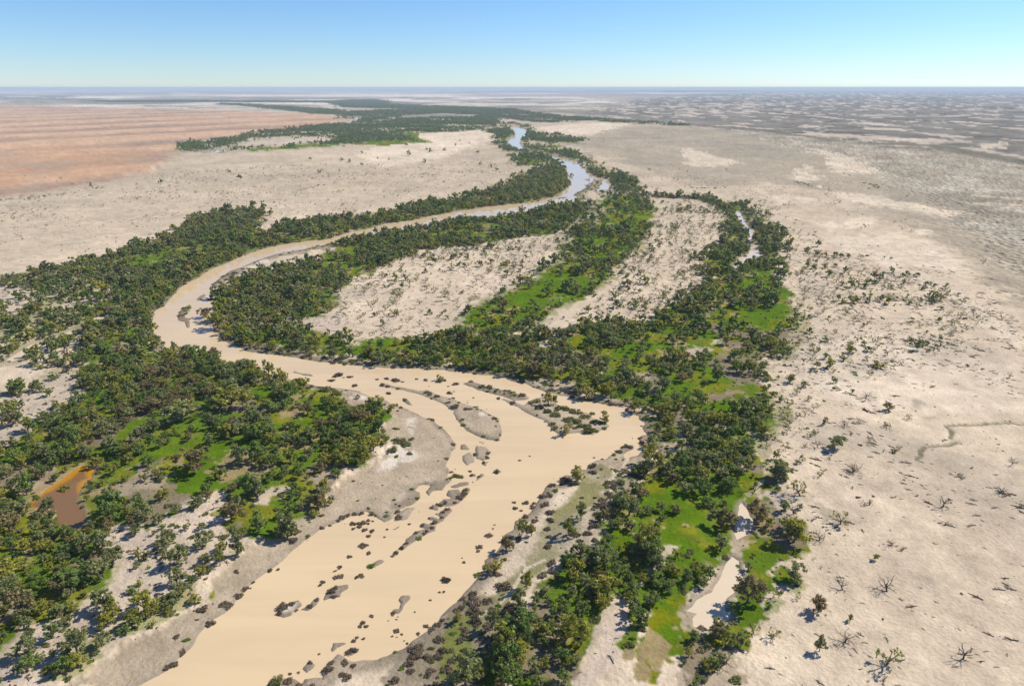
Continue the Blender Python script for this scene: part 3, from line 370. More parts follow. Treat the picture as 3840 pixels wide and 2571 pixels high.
LAND=[('the brown pond',(-174,225),14),('the green clearing',(-123,270),23),('the sandy ground',(-127,184),19),('the sloping mudbank',(-92,166),9),('the mud bar',(-43,241),18),('the lignum island',(-85,158),5),('the shrubby island',(33,295),14),('the track slope',(15,208),11),('the lignum slope',(-14,157),13),('the sandy gully',(29,157),7),('the green meadow',(41,153),7),('the pale billabong',(64,174),8),('the billabong pool',(86,214),6),('the bare claypan',(133,184),35),('the brown hollow',(-187,329),13),('the flooded creek',(-294,391),22),('the river bend',(-227,420),15),('the east bank',(70,308),12),('the green strip',(93,248),10),('the clay gully',(198,276),20),('the meander claypan',(-60,525),63),('the inner claypan',(109,551),45),('the fringe scrub',(175,355),27)]
BUSHES=[(-97,349.1,6.89,'lignum'),(-89.9,347.2,4.32,'lignum'),(-93,346.4,1.82,'lignum'),(-98.4,342.4,5.43,'lignum'),(-84.6,335.1,4.85,'lignum'),(-64.6,325.7,3.84,'lignum'),(-73.8,343.8,2.91,'lignum'),(-69.1,344.9,4.48,'lignum'),(-63.4,342.2,5.77,'lignum'),(-59.7,340.6,2.65,'lignum'),(-52.4,344.4,2.66,'lignum'),(-47.3,342.9,3.98,'lignum'),(-44.5,334.8,1.08,'lignum'),(-34.1,334.6,1.72,'lignum'),(-32.7,325.6,4,'lignum'),(-30.8,328.1,1.27,'lignum'),(-30.2,319.8,2.28,'lignum'),(-19.9,320.3,1.45,'lignum'),(-22.6,314.4,1.23,'lignum'),(-23,317.6,0.82,'lignum'),(-12.8,307.1,1,'lignum'),(-69.7,335.9,3.95,'lignum'),(-66.4,334.1,3.05,'lignum'),(-44.9,325.7,3.81,'lignum'),(-42.5,322.8,3.36,'lignum'),(-38.6,321.2,3.76,'lignum'),(-32.1,313.9,4.09,'lignum'),(-28.5,308.9,5.24,'lignum'),(-26.9,314,2.45,'lignum'),(-22.7,306,4.4,'lignum'),(-20.3,306.1,2.8,'lignum'),(-17.4,306.3,2.2,'lignum'),(-17.3,309.6,1.81,'lignum'),(-11,299.9,2.55,'lignum'),(-8.2,295.9,3.11,'lignum'),(-6.8,275,2.2,'lignum'),(-5.6,279.7,1.86,'lignum'),(-39.3,341.2,3.95,'lignum'),(-36.8,342.6,3.08,'lignum'),(-30.7,337.7,4.78,'lignum'),(-10.5,262.5,2.83,'lignum'),(-12,255.1,2.43,'lignum'),(-10.7,255.5,1.04,'lignum'),(-76,308.2,4.52,'green'),(-73.4,309,4.94,'green'),(-71.2,310,4.53,'green'),(-65.7,309,2.25,'green'),(-54.1,284.7,3.44,'green'),(-50.4,272,4.79,'green'),(-47.2,269.5,5.48,'green'),(-45.7,274.4,2.96,'green'),(-52.8,273.5,3.33,'green'),(-52,263.9,5.05,'green'),(-44.7,261.5,2.68,'green'),(-49.9,259.2,2.13,'green'),(-98.6,327.8,6.56,'green'),(-91.3,321.8,6.44,'green'),(9.7,313.3,4.07,'green'),(13,315,4.5,'green'),(13.5,307.6,4.41,'green'),(23,306.4,5.21,'green'),(21.8,299.1,5.89,'green'),(27.4,305.8,4.4,'green'),(29.9,303.1,4.37,'green'),(32.6,301.6,3.57,'green'),(35.3,297.6,5.1,'green'),(27.3,294.3,5.04,'green'),(30.6,292.7,4.64,'green'),(17.3,303,4.76,'green'),(19.4,290.4,4.03,'green'),(20.3,286.2,4.55,'green'),(32.4,287.7,4.96,'green'),(35.4,287,4.58,'green'),(35.3,282.5,6.03,'green'),(38.7,283.3,3.4,'green'),(38.9,292,4.26,'green'),(43,291.3,3.87,'green'),(43.6,286.6,3.06,'green'),(33,306,2.41,'green'),(39.2,301.6,3.57,'green'),(29.6,286.1,2.28,'green'),(34.4,251.8,5.53,'lignum'),(33.5,246.4,4.42,'lignum'),(21.5,240.5,5.66,'lignum'),(26.1,248.7,2.73,'lignum'),(16,236.7,3.94,'lignum'),(20.3,237.6,2.97,'lignum'),(49.8,268.4,2.92,'lignum'),(52.2,267.8,3.65,'lignum'),(46.4,264.6,2.34,'lignum'),(35.6,259.5,1.94,'lignum'),(38.9,258.2,1.69,'lignum'),(44.7,257.2,1.69,'lignum'),(47.7,256.9,1.59,'lignum'),(41.7,248.4,1.72,'lignum'),(58.3,276.4,2.17,'lignum'),(58.7,272.3,3.33,'lignum'),(3.4,257,1.74,'lignum'),(7.8,260.7,1.34,'lignum'),(28.9,325.7,4.63,'lignum'),(27.3,327.7,4.66,'lignum'),(19.8,329,3.82,'lignum'),(22.7,328.1,3.39,'lignum'),(24.6,334.8,3.44,'lignum'),(32.5,323.7,4.61,'lignum'),(34.8,322,3.76,'lignum'),(43.3,247.4,3.08,'green'),(33.1,252.1,2.07,'green'),(-51.5,204.3,2.57,'lignum'),(-50.6,207.3,2.6,'lignum'),(-53.5,207.9,3.07,'lignum'),(-57.7,208.6,2.16,'lignum'),(-55.5,209.8,2.32,'lignum'),(-54.7,211.9,3.73,'lignum'),(-56.5,211.9,2.49,'lignum'),(-58.2,211.6,2.8,'lignum'),(-53.3,213.7,2.18,'lignum'),(-51.4,213.2,1.4,'lignum'),(-52.9,211.6,1.86,'lignum'),(-50.9,216.6,1.89,'lignum'),(-47.1,218.1,1.89,'lignum'),(-52,198.6,3.28,'lignum'),(-50.9,199.2,1.79,'lignum'),(-49.4,194.8,1.91,'lignum'),(-63.2,215.3,2.84,'lignum'),(-61.3,216.4,2.85,'lignum'),(-59.1,217.4,2.85,'lignum'),(-56.6,218.1,2.85,'lignum'),(-64.2,213.5,2.2,'lignum'),(-37.7,211.3,1.84,'lignum'),(-45.3,208.3,1.53,'lignum'),(-45.5,203.8,1.35,'lignum'),(-34.4,205.8,1.96,'lignum'),(-24.4,243.7,2.02,'lignum'),(-25.4,247.4,2.21,'lignum'),(-23.9,250,0.86,'lignum'),(-16.6,244.7,2.02,'lignum'),(-17.4,248.3,2.38,'lignum'),(-13.6,244,2.35,'lignum'),(-6.1,247.5,3.05,'lignum'),(-18.2,233.7,2.93,'lignum'),(-20.6,228.1,3.53,'lignum'),(-18.9,230.2,2.9,'lignum'),(-22.2,224.9,2.22,'lignum'),(-27.3,223.2,2.53,'lignum'),(-25.6,224.8,2.54,'lignum'),(-30.5,221.8,1.74,'lignum'),(-26,218.5,2.49,'lignum'),(-24.6,220,2.51,'lignum'),(-28.3,217.7,1.56,'lignum'),(-26.2,215,2.31,'lignum'),(-28.3,212.4,2.45,'lignum'),(-29.4,211.6,1.83,'lignum'),(-30.7,215.1,1.7,'lignum'),(-32.5,210.5,2.14,'lignum'),(-29.1,208.5,2.42,'lignum'),(-30.6,206.7,2.11,'lignum'),(-31.6,205.4,1.8,'lignum'),(-37.1,199.8,2.07,'lignum'),(-38.1,197.1,2.35,'lignum'),(-39.7,194.7,2.04,'lignum'),(-40.8,193.3,1.74,'lignum'),(-59.7,225.8,1.79,'lignum'),(-64.1,239.5,2.21,'lignum'),(-66.7,210.6,1.88,'lignum'),(-69.3,209,2.5,'lignum'),(-22.8,244.4,3.03,'green'),(-20.8,243.6,2.69,'green'),(-80.4,185.7,2.68,'lignum'),(-77.9,186.1,1.98,'lignum'),(-83.9,179.8,1.73,'lignum'),(-83.8,177.2,1.27,'lignum'),(-89.9,161.8,3.5,'lignum'),(-89.5,169.4,3.57,'lignum'),(-87.4,168.9,3.55,'lignum'),(-90.9,184.4,2.8,'lignum'),(-57.7,187.3,2.26,'lignum'),(-58.6,185.5,1.8,'lignum'),(-56.2,182.6,2.67,'lignum'),(-57.7,182.1,2.23,'lignum'),(-61.3,179.9,2.22,'lignum'),(-61.7,178.6,1.77,'lignum'),(-49.7,182.8,2.88,'lignum'),(-50.8,182.2,1.77,'lignum'),(-49.4,194.9,2.3,'lignum'),(-55.4,192.9,2.3,'lignum'),(-21.2,180.9,4.76,'lignum'),(-21.7,175.6,1.7,'lignum'),(-23.1,175.4,1.28,'lignum'),(-25.5,171.8,1.18,'lignum'),(-36.3,166.1,2.5,'lignum'),(-45.1,160.9,2.27,'lignum'),(-43.6,160.7,2.26,'lignum'),(-44.8,162,2.07,'lignum'),(-42.7,164.9,1.87,'lignum'),(-46,154.8,2.02,'lignum'),(-45.2,156.1,1.62,'lignum'),(-43.2,155.9,1.21,'lignum'),(-34,158.7,2.03,'lignum'),(-35,156.9,1.13,'lignum'),(-32.3,157.6,1.33,'lignum'),(-33.6,156.5,1.01,'lignum'),(-25.7,160.7,2.11,'lignum'),(-27.6,157.8,1.93,'lignum'),(-30.3,154,1.51,'lignum'),(-46.5,150.4,1.99,'lignum'),(-45.3,151.2,2.4,'lignum'),(-44.2,151.4,1.6,'lignum'),(-56.1,146.7,2.39,'lignum'),(-58.6,143.5,1.19,'lignum'),(-60.6,143.2,1.59,'lignum'),(-50.2,146.8,1.98,'lignum'),(-46.3,146.4,2.95,'lignum'),(-43.7,145.6,2.35,'lignum'),(-50.6,144,3.14,'lignum'),(-46,142.4,2.72,'lignum'),(-54.6,150.1,1.01,'lignum'),(-29.7,166.6,1.04,'lignum'),(-60.1,140.2,3.14,'lignum'),(-69.8,168.2,2.6,'lignum'),(-68,169.8,2.6,'lignum'),(-70.5,165.6,2.15,'lignum'),(-61,171.6,2.16,'lignum'),(-62.2,168.8,2.15,'lignum'),(-57.1,174.8,3.05,'lignum'),(-56.4,176.6,2.63,'lignum'),(-56,173.2,2.6,'lignum'),(-93.6,146.3,2.53,'lignum'),(-95,145,2.52,'lignum'),(-97.6,155.9,3.05,'lignum'),(-94.5,162.9,1.33,'lignum'),(-63.4,140.1,3.55,'green'),(-63.8,139.4,3.15,'green'),(5.5,224.9,3.36,'lignum'),(8,222.4,3.74,'lignum'),(3.5,220,1.88,'lignum'),(12.8,223.1,4.61,'lignum'),(12.2,228.8,4.11,'lignum'),(15,228.9,3.52,'lignum'),(14.2,217.4,4.53,'lignum'),(14.2,212.4,4.18,'lignum'),(12.8,206.9,3.02,'lignum'),(13.1,202.2,2.97,'lignum'),(12.3,196,3.6,'lignum'),(-6.5,211,1.39,'lignum'),(-7,208.6,1.38,'lignum'),(-8.2,204.7,3.16,'lignum'),(-11.3,198.1,2.93,'lignum'),(-11.7,196,1.85,'lignum'),(-16.1,189.8,1.71,'lignum'),(-17,192.2,0.94,'lignum'),(-2.9,176.3,5.95,'lignum'),(-7.6,170.1,3.89,'lignum'),(-11.2,170.2,5.35,'lignum'),(-11.2,165.4,5.27,'lignum'),(-15.4,172.1,2.21,'lignum'),(-3,164.4,4.29,'lignum'),(-0.3,164.8,3.82,'lignum'),(-10.3,161,4.72,'lignum'),(-13.6,157.5,4.67,'lignum'),(13.3,187.3,4.63,'lignum'),(18,187.2,3.09,'lignum'),(10.1,181.1,4.54,'lignum'),(13.1,182.8,3.3,'lignum'),(26.8,194.4,5.29,'lignum'),(30.3,207.6,5.53,'lignum'),(28.1,206.4,3.3,'lignum'),(31.9,214.7,4.24,'lignum'),(21.9,192.5,1.47,'lignum'),(22.5,202.8,4.07,'lignum'),(27.2,203.1,4.9,'lignum'),(28.9,199.6,3.77,'lignum'),(23.7,198.9,3.22,'lignum'),(27.1,226.6,2.63,'lignum'),(31.9,226.2,2.22,'lignum'),(34.7,221.4,5.78,'lignum'),(31.8,220.1,3.45,'lignum'),(5.1,215.4,3.37,'lignum'),(-3.5,171.1,1.95,'lignum'),(1,221.6,2.87,'lignum'),(0.7,225.3,2.03,'lignum')]
TREES=[(20.1,202.5,8,2.98,'olive'),(3.5,203.8,7.7,2.58,'olive'),(6.8,203.1,6.3,2.16,'olive'),(-1.9,196,6.6,2.91,'brown'),(-5.6,184.2,5.3,3.05,'pale'),(4.8,175.2,7.9,2.59,'olive'),(2.1,166.5,8.5,3,'grey'),(-5.7,157.8,8.3,2.33,'grey'),(25.4,211.6,7.9,3.21,'grey'),(32.3,198.4,4.9,1.61,'grey'),(34,211.6,5.7,2.24,'brown'),(-16.1,161.9,4.1,1.9,'pale'),(26.7,240.5,6.5,4.27,'pale'),(18.1,310.9,7.5,4.05,'pale'),(21.8,311.9,5.8,2.23,'pale'),(44.1,292.1,6.6,3.01,'olive'),(24.3,279.7,5.8,2.8,'pale'),(26.8,283.6,5.4,1.88,'pale'),(38.4,320.4,7.7,4.79,'pale'),(34,342,7.1,4.39,'olive'),(20.4,339.8,4.7,2.4,'brown'),(11.5,346.3,10,5.75,'brown'),(-3.1,349.7,8.2,2.9,'grey'),(0.9,349.7,7.7,2.45,'grey'),(-39.4,342.7,5.2,2.86,'pale'),(-78.9,318.2,2.7,1.27,'dry'),(-204.8,386.2,8,3.13,'grey'),(-194.8,381.9,6.6,6.15,'grey'),(-178.4,379.4,5.6,3.69,'grey'),(-214.1,452.5,8.6,5.9,'brown'),(-195.1,428.6,12.2,7.44,'olive'),(-199.2,445.8,16.2,6.92,'olive'),(-162.7,616.6,9.2,8.38,'grey'),(-176.3,610.7,6.7,5.41,'brown'),(-115.9,281.4,9.8,6.91,'grey'),(-125.1,277.2,8.9,5.09,'grey'),(-131.3,246.8,10,9.52,'brown'),(-114.4,250.3,9.8,5.04,'grey'),(-133.9,267.7,5.8,3.59,'grey'),(-104.2,249.1,5.6,3.31,'olive'),(-118.1,239.5,5.1,4.27,'olive'),(-140.2,282.8,9.1,4.12,'grey'),(-138.3,302.6,12.6,10.16,'olive'),(-157.1,290.2,10.7,11.65,'grey'),(-121.4,305.9,5.6,3.49,'olive'),(-102.7,211.6,8.8,5.38,'brown'),(-93.3,192.4,12.4,3.64,'grey'),(-105.9,196.4,6,4.32,'grey'),(-110.5,186.4,7.6,4.52,'grey'),(-123.2,165.5,7.7,4.92,'grey'),(-119.1,159,5.4,3.47,'olive'),(-96.9,186.4,6.5,2.49,'olive'),(-177.9,234.5,3.4,2.12,'olive'),(-118.8,143.9,4.1,2.82,'olive'),(-134.2,147.4,8.3,3.47,'grey'),(-126.3,142.4,1,2.08,'olive'),(202.5,381.3,5.6,3.43,'olive'),(179.8,357.5,6.3,3.66,'olive'),(185.1,302.6,4.4,3.09,'brown'),(208.5,357.5,3.1,3.77,'olive'),(166.3,261.3,1.8,1.47,'olive'),(233.2,427.7,3.1,1.91,'olive'),(184.6,383.7,3.3,1.69,'olive'),(166.5,351.2,1.8,1.34,'olive'),(108,240.1,8.8,4.87,'grey'),(154.1,330.4,4.2,2.11,'grey'),(146.9,287.2,4.6,1.71,'dry'),(107.7,239.4,8.8,4.86,'grey'),(86.5,149.5,6.3,1.72,'grey'),(92.6,164.9,5.8,3.36,'dry'),(72.9,169.9,11.6,5.1,'brown'),(121.8,189,2.7,1.16,'olive'),(100.6,161.3,2.5,1.04,'olive')]
DEAD=[(140.6,244.9,4.8,4.11,'bare'),(163,220,5.2,3.68,'bare'),(107.6,199.6,4.3,3.49,'bare'),(104.4,174.5,5.1,2.98,'bare'),(118,173.8,6.8,4.15,'bare'),(95.2,152.8,3.7,3.76,'bare'),(103.1,144.9,7.2,3.74,'leafy'),(125.3,146.9,5.7,2.88,'bare'),(119.2,209,6.3,3.95,'leafy'),(111.9,227.3,7.6,3.47,'leafy'),(191.2,229.8,4.7,2.15,'bare'),(131,196.8,2.7,1.8,'bare'),(157.3,209,2.5,1.61,'bare'),(134.3,221.9,1.3,1.93,'bare'),(157.6,176.5,1.2,1.2,'bare'),(183.2,241.6,1.7,1.45,'leafy'),(192.6,220,1.9,1.41,'bare'),(140.9,245.7,4.2,3.43,'bare'),(164.5,290.2,3.5,1.96,'bare'),(160,270.4,3.7,2.24,'bare'),(155.5,285.7,3.8,3.45,'bare'),(291.6,488.8,3.4,4.41,'leafy'),(285.7,496.3,3.5,5.07,'leafy'),(271.2,485.1,4.5,3.08,'leafy'),(319.5,488.8,11.3,5.17,'leafy'),(155.6,332.3,4.2,2.12,'bare'),(181.3,317.8,4.9,4.24,'bare'),(174.6,284.3,3.1,2.35,'leafy'),(135.3,255.1,2.8,2.09,'bare')]

rng = np.random.default_rng(11)
random.seed(5)
COL = scene.collection

# ------------------------------------------------------------------ number helpers
def hash2(ix, iy, seed):
    h = (ix.astype(np.int64) * 374761393 + iy.astype(np.int64) * 668265263 + seed * 1442695041) & 0xFFFFFFFF
    h = ((h ^ (h >> 13)) * 1274126177) & 0xFFFFFFFF
    return ((h ^ (h >> 16)) & 0xFFFFFF) / float(0xFFFFFF)

def vnoise(x, y, seed):
    ix, iy = np.floor(x), np.floor(y)
    fx, fy = x - ix, y - iy
    fx, fy = fx * fx * (3 - 2 * fx), fy * fy * (3 - 2 * fy)
    a, b = hash2(ix, iy, seed), hash2(ix + 1, iy, seed)
    c, d = hash2(ix, iy + 1, seed), hash2(ix + 1, iy + 1, seed)
    return (a + (b - a) * fx) * (1 - fy) + (c + (d - c) * fx) * fy

def fbm(x, y, scale, octaves, seed, gain=0.55):
    """fractal noise about 0, in -1..1"""
    out, amp, tot = 0.0, 1.0, 0.0
    ca, sa = math.cos(0.6), math.sin(0.6)
    px, py = x / scale, y / scale
    for k in range(octaves):
        out = out + amp * (vnoise(px, py, seed + 17 * k) * 2 - 1)
        tot += amp
        amp *= gain
        px, py = (px * ca - py * sa) * 2.03 + 5.1, (px * sa + py * ca) * 2.03 + 1.7
    return out / tot * 1.5

def sstep(a, b, x):
    t = np.clip((x - a) / (b - a), 0, 1)
    return t * t * (3 - 2 * t)

def signed(poly, X, Y, far):
    """distance to a polygon's edge, negative inside; FAR where farther than that"""
    P = np.array(poly, float)
    x0, y0 = P.min(0) - far
    x1, y1 = P.max(0) + far
    out = np.full(X.shape, float(far))
    idx = np.nonzero((X > x0) & (X < x1) & (Y > y0) & (Y < y1))[0]
    for s in range(0, len(idx), 200000):
        ii = idx[s:s + 200000]
        px, py = X[ii], Y[ii]
        best = np.full(px.shape, 1e18)
        inside = np.zeros(px.shape, bool)
        for (ax, ay), (bx, by) in zip(P, np.roll(P, -1, axis=0)):
            ex, ey = bx - ax, by - ay
            L = ex * ex + ey * ey
            if L < 1e-9:
                continue
            t = np.clip(((px - ax) * ex + (py - ay) * ey) / L, 0, 1)
            best = np.minimum(best, (px - ax - t * ex) ** 2 + (py - ay - t * ey) ** 2)
            cross = (ay > py) != (by > py)
            if abs(ey) > 1e-12:
                inside ^= cross & (px < ax + (py - ay) * ex / ey)
        d = np.sqrt(best)
        out[ii] = np.minimum(np.where(inside, -d, d), far)
    return out

def line_dist(line, X, Y, far):
    P = np.array(line, float)
    x0, y0 = P.min(0) - far
    x1, y1 = P.max(0) + far
    out = np.full(X.shape, float(far))
    ii = np.nonzero((X > x0) & (X < x1) & (Y > y0) & (Y < y1))[0]
    px, py = X[ii], Y[ii]
    best = np.full(px.shape, 1e18)
    for (ax, ay), (bx, by) in zip(P[:-1], P[1:]):
        ex, ey = bx - ax, by - ay
        L = max(ex * ex + ey * ey, 1e-9)
        t = np.clip(((px - ax) * ex + (py - ay) * ey) / L, 0, 1)
        best = np.minimum(best, (px - ax - t * ex) ** 2 + (py - ay - t * ey) ** 2)
    out[ii] = np.minimum(np.sqrt(best), far)
    return out

def union(polys, X, Y, R, soft=0.006, rag=0.012, seed=1, grow=0.0):
    """0..1 membership in a set of polygons, with ragged, slightly soft edges that widen with distance R"""
    nx = fbm(X, Y, 2.2, 2, seed + 9) * 0.35 * (R < 450) + fbm(X, Y, 8.0, 3, seed) * 0.5 + fbm(X, Y, 30.0, 2, seed + 5) * 0.5
    m = np.zeros(X.shape)
    for p in polys:
        P = np.array(p)
        r = math.hypot(*P.mean(0)) + 150
        d = signed(p, X, Y, r * 0.08 + 4)
        e = sstep(soft, -soft, (d / R) - grow + nx * rag)
        m = np.maximum(m, np.where(d < (r * 0.08 + 4) * 0.999, e, 0.0))
    return m

# ------------------------------------------------------------------ mesh helpers
def mesh_from(name, verts, faces, mat=None, smooth=False, mat_idx=None, mats=None):
    """faces: (n,3) or (n,4) integer array, or a list of such arrays"""
    me = bpy.data.meshes.new(name)
    verts = np.asarray(verts, np.float32)
    if not isinstance(faces, list):
        faces = [faces]
    faces = [np.asarray(f, np.int32) for f in faces if len(f)]
    loops = np.concatenate([f.ravel() for f in faces])
    sizes = np.concatenate([np.full(len(f), f.shape[1], np.int32) for f in faces])
    starts = np.concatenate([[0], np.cumsum(sizes)[:-1]]).astype(np.int32)
    me.vertices.add(len(verts))
    me.vertices.foreach_set('co', verts.ravel())
    me.loops.add(len(loops))
    me.loops.foreach_set('vertex_index', loops)
    me.polygons.add(len(sizes))
    me.polygons.foreach_set('loop_start', starts)
    me.polygons.foreach_set('loop_total', sizes)
    if smooth:
        me.polygons.foreach_set('use_smooth', np.ones(len(sizes), bool))
    for m in (mats or ([mat] if mat else [])):
        me.materials.append(m)
    if mat_idx is not None:
        me.polygons.foreach_set('material_index', np.asarray(mat_idx, np.int32))
    me.update()
    return me

def tag(o, label=None, category=None, group=None, kind=None):
    if label: o['label'] = label
    if category: o['category'] = category
    if group: o['group'] = group
    if kind: o['kind'] = kind
    return o

def link(name, data, parent=None):
    o = bpy.data.objects.new(name, data)
    COL.objects.link(o)
    if parent: o.parent = parent
    return o

# ------------------------------------------------------------------ materials
def new_mat(name):
    m = bpy.data.materials.new(name)
    m.use_nodes = True
    t = m.node_tree
    return m, t, t.nodes['Principled BSDF']

def leaf_mat(name, c1, c2, translucent=0.22, spread=0.35):
    m, t, p = new_mat(name)
    N, L = t.nodes, t.links
    oi = N.new('ShaderNodeObjectInfo')
    geo = N.new('ShaderNodeNewGeometry')
    mix = N.new('ShaderNodeMix'); mix.data_type = 'RGBA'
    mix.inputs['A'].default_value = (*c1, 1); mix.inputs['B'].default_value = (*c2, 1)
    L.new(oi.outputs['Random'], mix.inputs['Factor'])
    mr = N.new('ShaderNodeMapRange')
    mr.inputs['To Min'].default_value = 1 - spread; mr.inputs['To Max'].default_value = 1 + spread
    L.new(geo.outputs['Random Per Island'], mr.inputs['Value'])
    mul = N.new('ShaderNodeVectorMath'); mul.operation = 'SCALE'
    L.new(mix.outputs['Result'], mul.inputs[0]); L.new(mr.outputs[0], mul.inputs['Scale'])
    L.new(mul.outputs[0], p.inputs['Base Color'])
    p.inputs['Roughness'].default_value = 0.6
    p.inputs['Specular IOR Level'].default_value = 0.25
    tr = N.new('ShaderNodeBsdfTranslucent')
    L.new(mul.outputs[0], tr.inputs['Color'])
    ms = N.new('ShaderNodeMixShader'); ms.inputs[0].default_value = translucent
    L.new(p.outputs[0], ms.inputs[1]); L.new(tr.outputs[0], ms.inputs[2])
    L.new(ms.outputs[0], N['Material Output'].inputs['Surface'])
    return m

def plain_mat(name, c, rough=0.9, vary=0.25, scale=1.5):
    m, t, p = new_mat(name)
    N, L = t.nodes, t.links
    tc = N.new('ShaderNodeTexCoord')
    no = N.new('ShaderNodeTexNoise'); no.inputs['Scale'].default_value = scale; no.inputs['Detail'].default_value = 4
    L.new(tc.outputs['Object'], no.inputs['Vector'])
    mr = N.new('ShaderNodeMapRange'); mr.inputs['To Min'].default_value = 1 - vary; mr.inputs['To Max'].default_value = 1 + vary
    L.new(no.outputs['Fac'], mr.inputs['Value'])
    mul = N.new('ShaderNodeVectorMath'); mul.operation = 'SCALE'
    mul.inputs[0].default_value = c
    L.new(mr.outputs[0], mul.inputs['Scale'])
    L.new(mul.outputs[0], p.inputs['Base Color'])
    p.inputs['Roughness'].default_value = rough
    p.inputs['Specular IOR Level'].default_value = 0.2
    return m

LEAF = {
    'grey': leaf_mat('grey_green_leaves', (0.200, 0.232, 0.080), (0.290, 0.304, 0.118), 0.48, 0.45),
    'olive': leaf_mat('olive_leaves', (0.240, 0.262, 0.040), (0.360, 0.340, 0.052), 0.48, 0.45),
    'dark': leaf_mat('dark_green_leaves', (0.140, 0.215, 0.045), (0.215, 0.280, 0.060), 0.48, 0.45),
    'brown': leaf_mat('brownish_leaves', (0.225, 0.184, 0.076), (0.275, 0.220, 0.090), 0.45, 0.45),
    'pale': leaf_mat('yellow_green_leaves', (0.350, 0.320, 0.070), (0.420, 0.370, 0.105), 0.48, 0.45),
    'dry': leaf_mat('dry_brown_leaves', (0.240, 0.170, 0.082), (0.280, 0.205, 0.100), 0.4, 0.4),
}
BUSHM = {
    'lignum': leaf_mat('brown_lignum_stems', (0.118, 0.088, 0.058), (0.160, 0.120, 0.078), 0.2, 0.45),
    'green': leaf_mat('dull_green_shrub_leaves', (0.135, 0.152, 0.040), (0.190, 0.190, 0.056), 0.35, 0.45),
    'bright': leaf_mat('fresh_green_shrub_leaves', (0.120, 0.215, 0.018), (0.170, 0.260, 0.026), 0.42, 0.4),
}
BARK = plain_mat('grey_bark', (0.17, 0.14, 0.11), 0.9, 0.3, 2.0)
DEADWOOD = plain_mat('weathered_dead_wood', (0.105, 0.085, 0.068), 0.9, 0.3, 2.0)

# ------------------------------------------------------------------ ground sheet
H = 150.0
dep = [math.radians(a) for a in (89.5, 84, 78, 72, 66, 60, 56, 53, 51)]
a = math.radians(49.5)
while a > 0.06:
    dep.append(a); a -= 0.00185
while a > 0.0038:
    dep.append(a); a -= 0.00095
dep.append(0.0033)
rad = H / np.tan(np.array(dep))
az_in = np.arange(-math.radians(45), math.radians(45) + 1e-6, 0.00185)
az_out = np.arange(math.radians(48), math.radians(312) + 1e-6, math.radians(4))
az = np.concatenate([az_in, az_out])
NR, NA = len(rad), len(az)
RR, AA = np.meshgrid(rad, az, indexing='ij')
X, Y, Rg = (RR * np.sin(AA)).ravel(), (RR * np.cos(AA)).ravel(), RR.ravel()
jit = 1 + 0 * Rg

def warp(X, Y, R, amp, seed):
    s = np.maximum(R * 0.03, 4.0)
    # three fixed noise scales blended by range keep the edges ragged without a grain finer than the sheet
    n1 = fbm(X, Y, 7.0, 3, seed) * (R < 420)
    n2 = fbm(X, Y, 40.0, 3, seed + 3)
    n3 = fbm(X, Y, 7.0, 3, seed + 7) * (R < 420)
    n4 = fbm(X, Y, 40.0, 3, seed + 9)
    return X + (n1 * 0.6 + n2 * np.minimum(R / 400, 4)) * amp, Y + (n3 * 0.6 + n4 * np.minimum(R / 400, 4)) * amp

XW, YW = warp(X, Y, Rg, 1.1, 40)
far = 60.0
sw_river = signed(RIVER, XW, YW, far)
s_isl = np.full(X.shape, far)
for p in ISLANDS:
    s_isl = np.minimum(s_isl, signed(p, XW, YW, far))
sw_river = np.maximum(sw_river, -s_isl)
s_pool = {}
for k, p in POOLS.items():
    s_pool[k] = signed(p, XW, YW, 800.0 if k == 'lake' else far)
sw = sw_river.copy()
for v in s_pool.values():
    sw = np.minimum(sw, v)
wid = np.maximum(0.8, 0.0032 * Rg)
M = {}
for k, polys in COVER.items():
    soft = {'bright': 0.004, 'greyplain': 0.02, 'gilgai': 0.02, 'red': 0.012, 'redcore': 0.03, 'scrubland': 0.03, 'bluefar': 0.02, 'olive': 0.006, 'white': 0.006, 'darkpatch': 0.006}.get(k, 0.004)
    M[k] = union(polys, X, Y, Rg, soft, 0.010 if k in ('olive', 'white', 'darkpatch') else max(soft * 1.6, 0.018), seed=len(k) * 3)
for k in ('dense', 'medium', 'sparse', 'fringe', 'farwood', 'belt', 'lignum', 'leftplain'):
    M['w_' + k] = union(WOODS[k], X, Y, Rg, 0.005 if k in ('dense', 'medium', 'lignum') else 0.012, 0.024, seed=70 + len(k))
M['none'] = union(WOODS['none'], X, Y, Rg, 0.006, 0.008, seed=91)
L_ = {}
for k, ls in LINES.items():
    d = np.full(X.shape, 500.0)
    for l in ls:
        d = np.minimum(d, line_dist(l, XW, YW, 500.0))
    L_[k] = d

und = fbm(X, Y, 260.0, 3, 3) * 0.35 + fbm(X, Y, 28.0, 3, 4) * 0.12 * (Rg < 1500) + fbm(X, Y, 4.0, 2, 8) * 0.05 * (Rg < 320)
low = np.maximum(M['mud'], M['white'] * 0.7)
Z = 0.42 * np.tanh(sw / wid) + sstep(0.5, 22, sw) * (1.15 + und) * (1 - 0.75 * low) + np.where(sw > 0, sstep(0, 6, sw) * fbm(X, Y, 5.0, 3, 6) * 0.10 * (Rg < 500), -sstep(0, -8, sw) * 0.8)
Z -= sstep(1.8, 0.3, L_['gully']) * 0.5 * (sw > 3)
dune_axis = (Y - 1.255 * X) / 1.605 + fbm(X, Y, 2200, 3, 12) * 110
dune = 0.5 + 0.5 * np.sin(dune_axis / 440 * 2 * math.pi)
Z += M['red'] * dune ** 2 * 3.5
Z = np.where(Rg < 115, np.minimum(Z, 1.2), Z)

def lerp(a, b, m):
    return a + (np.asarray(b) - a) * m[:, None]

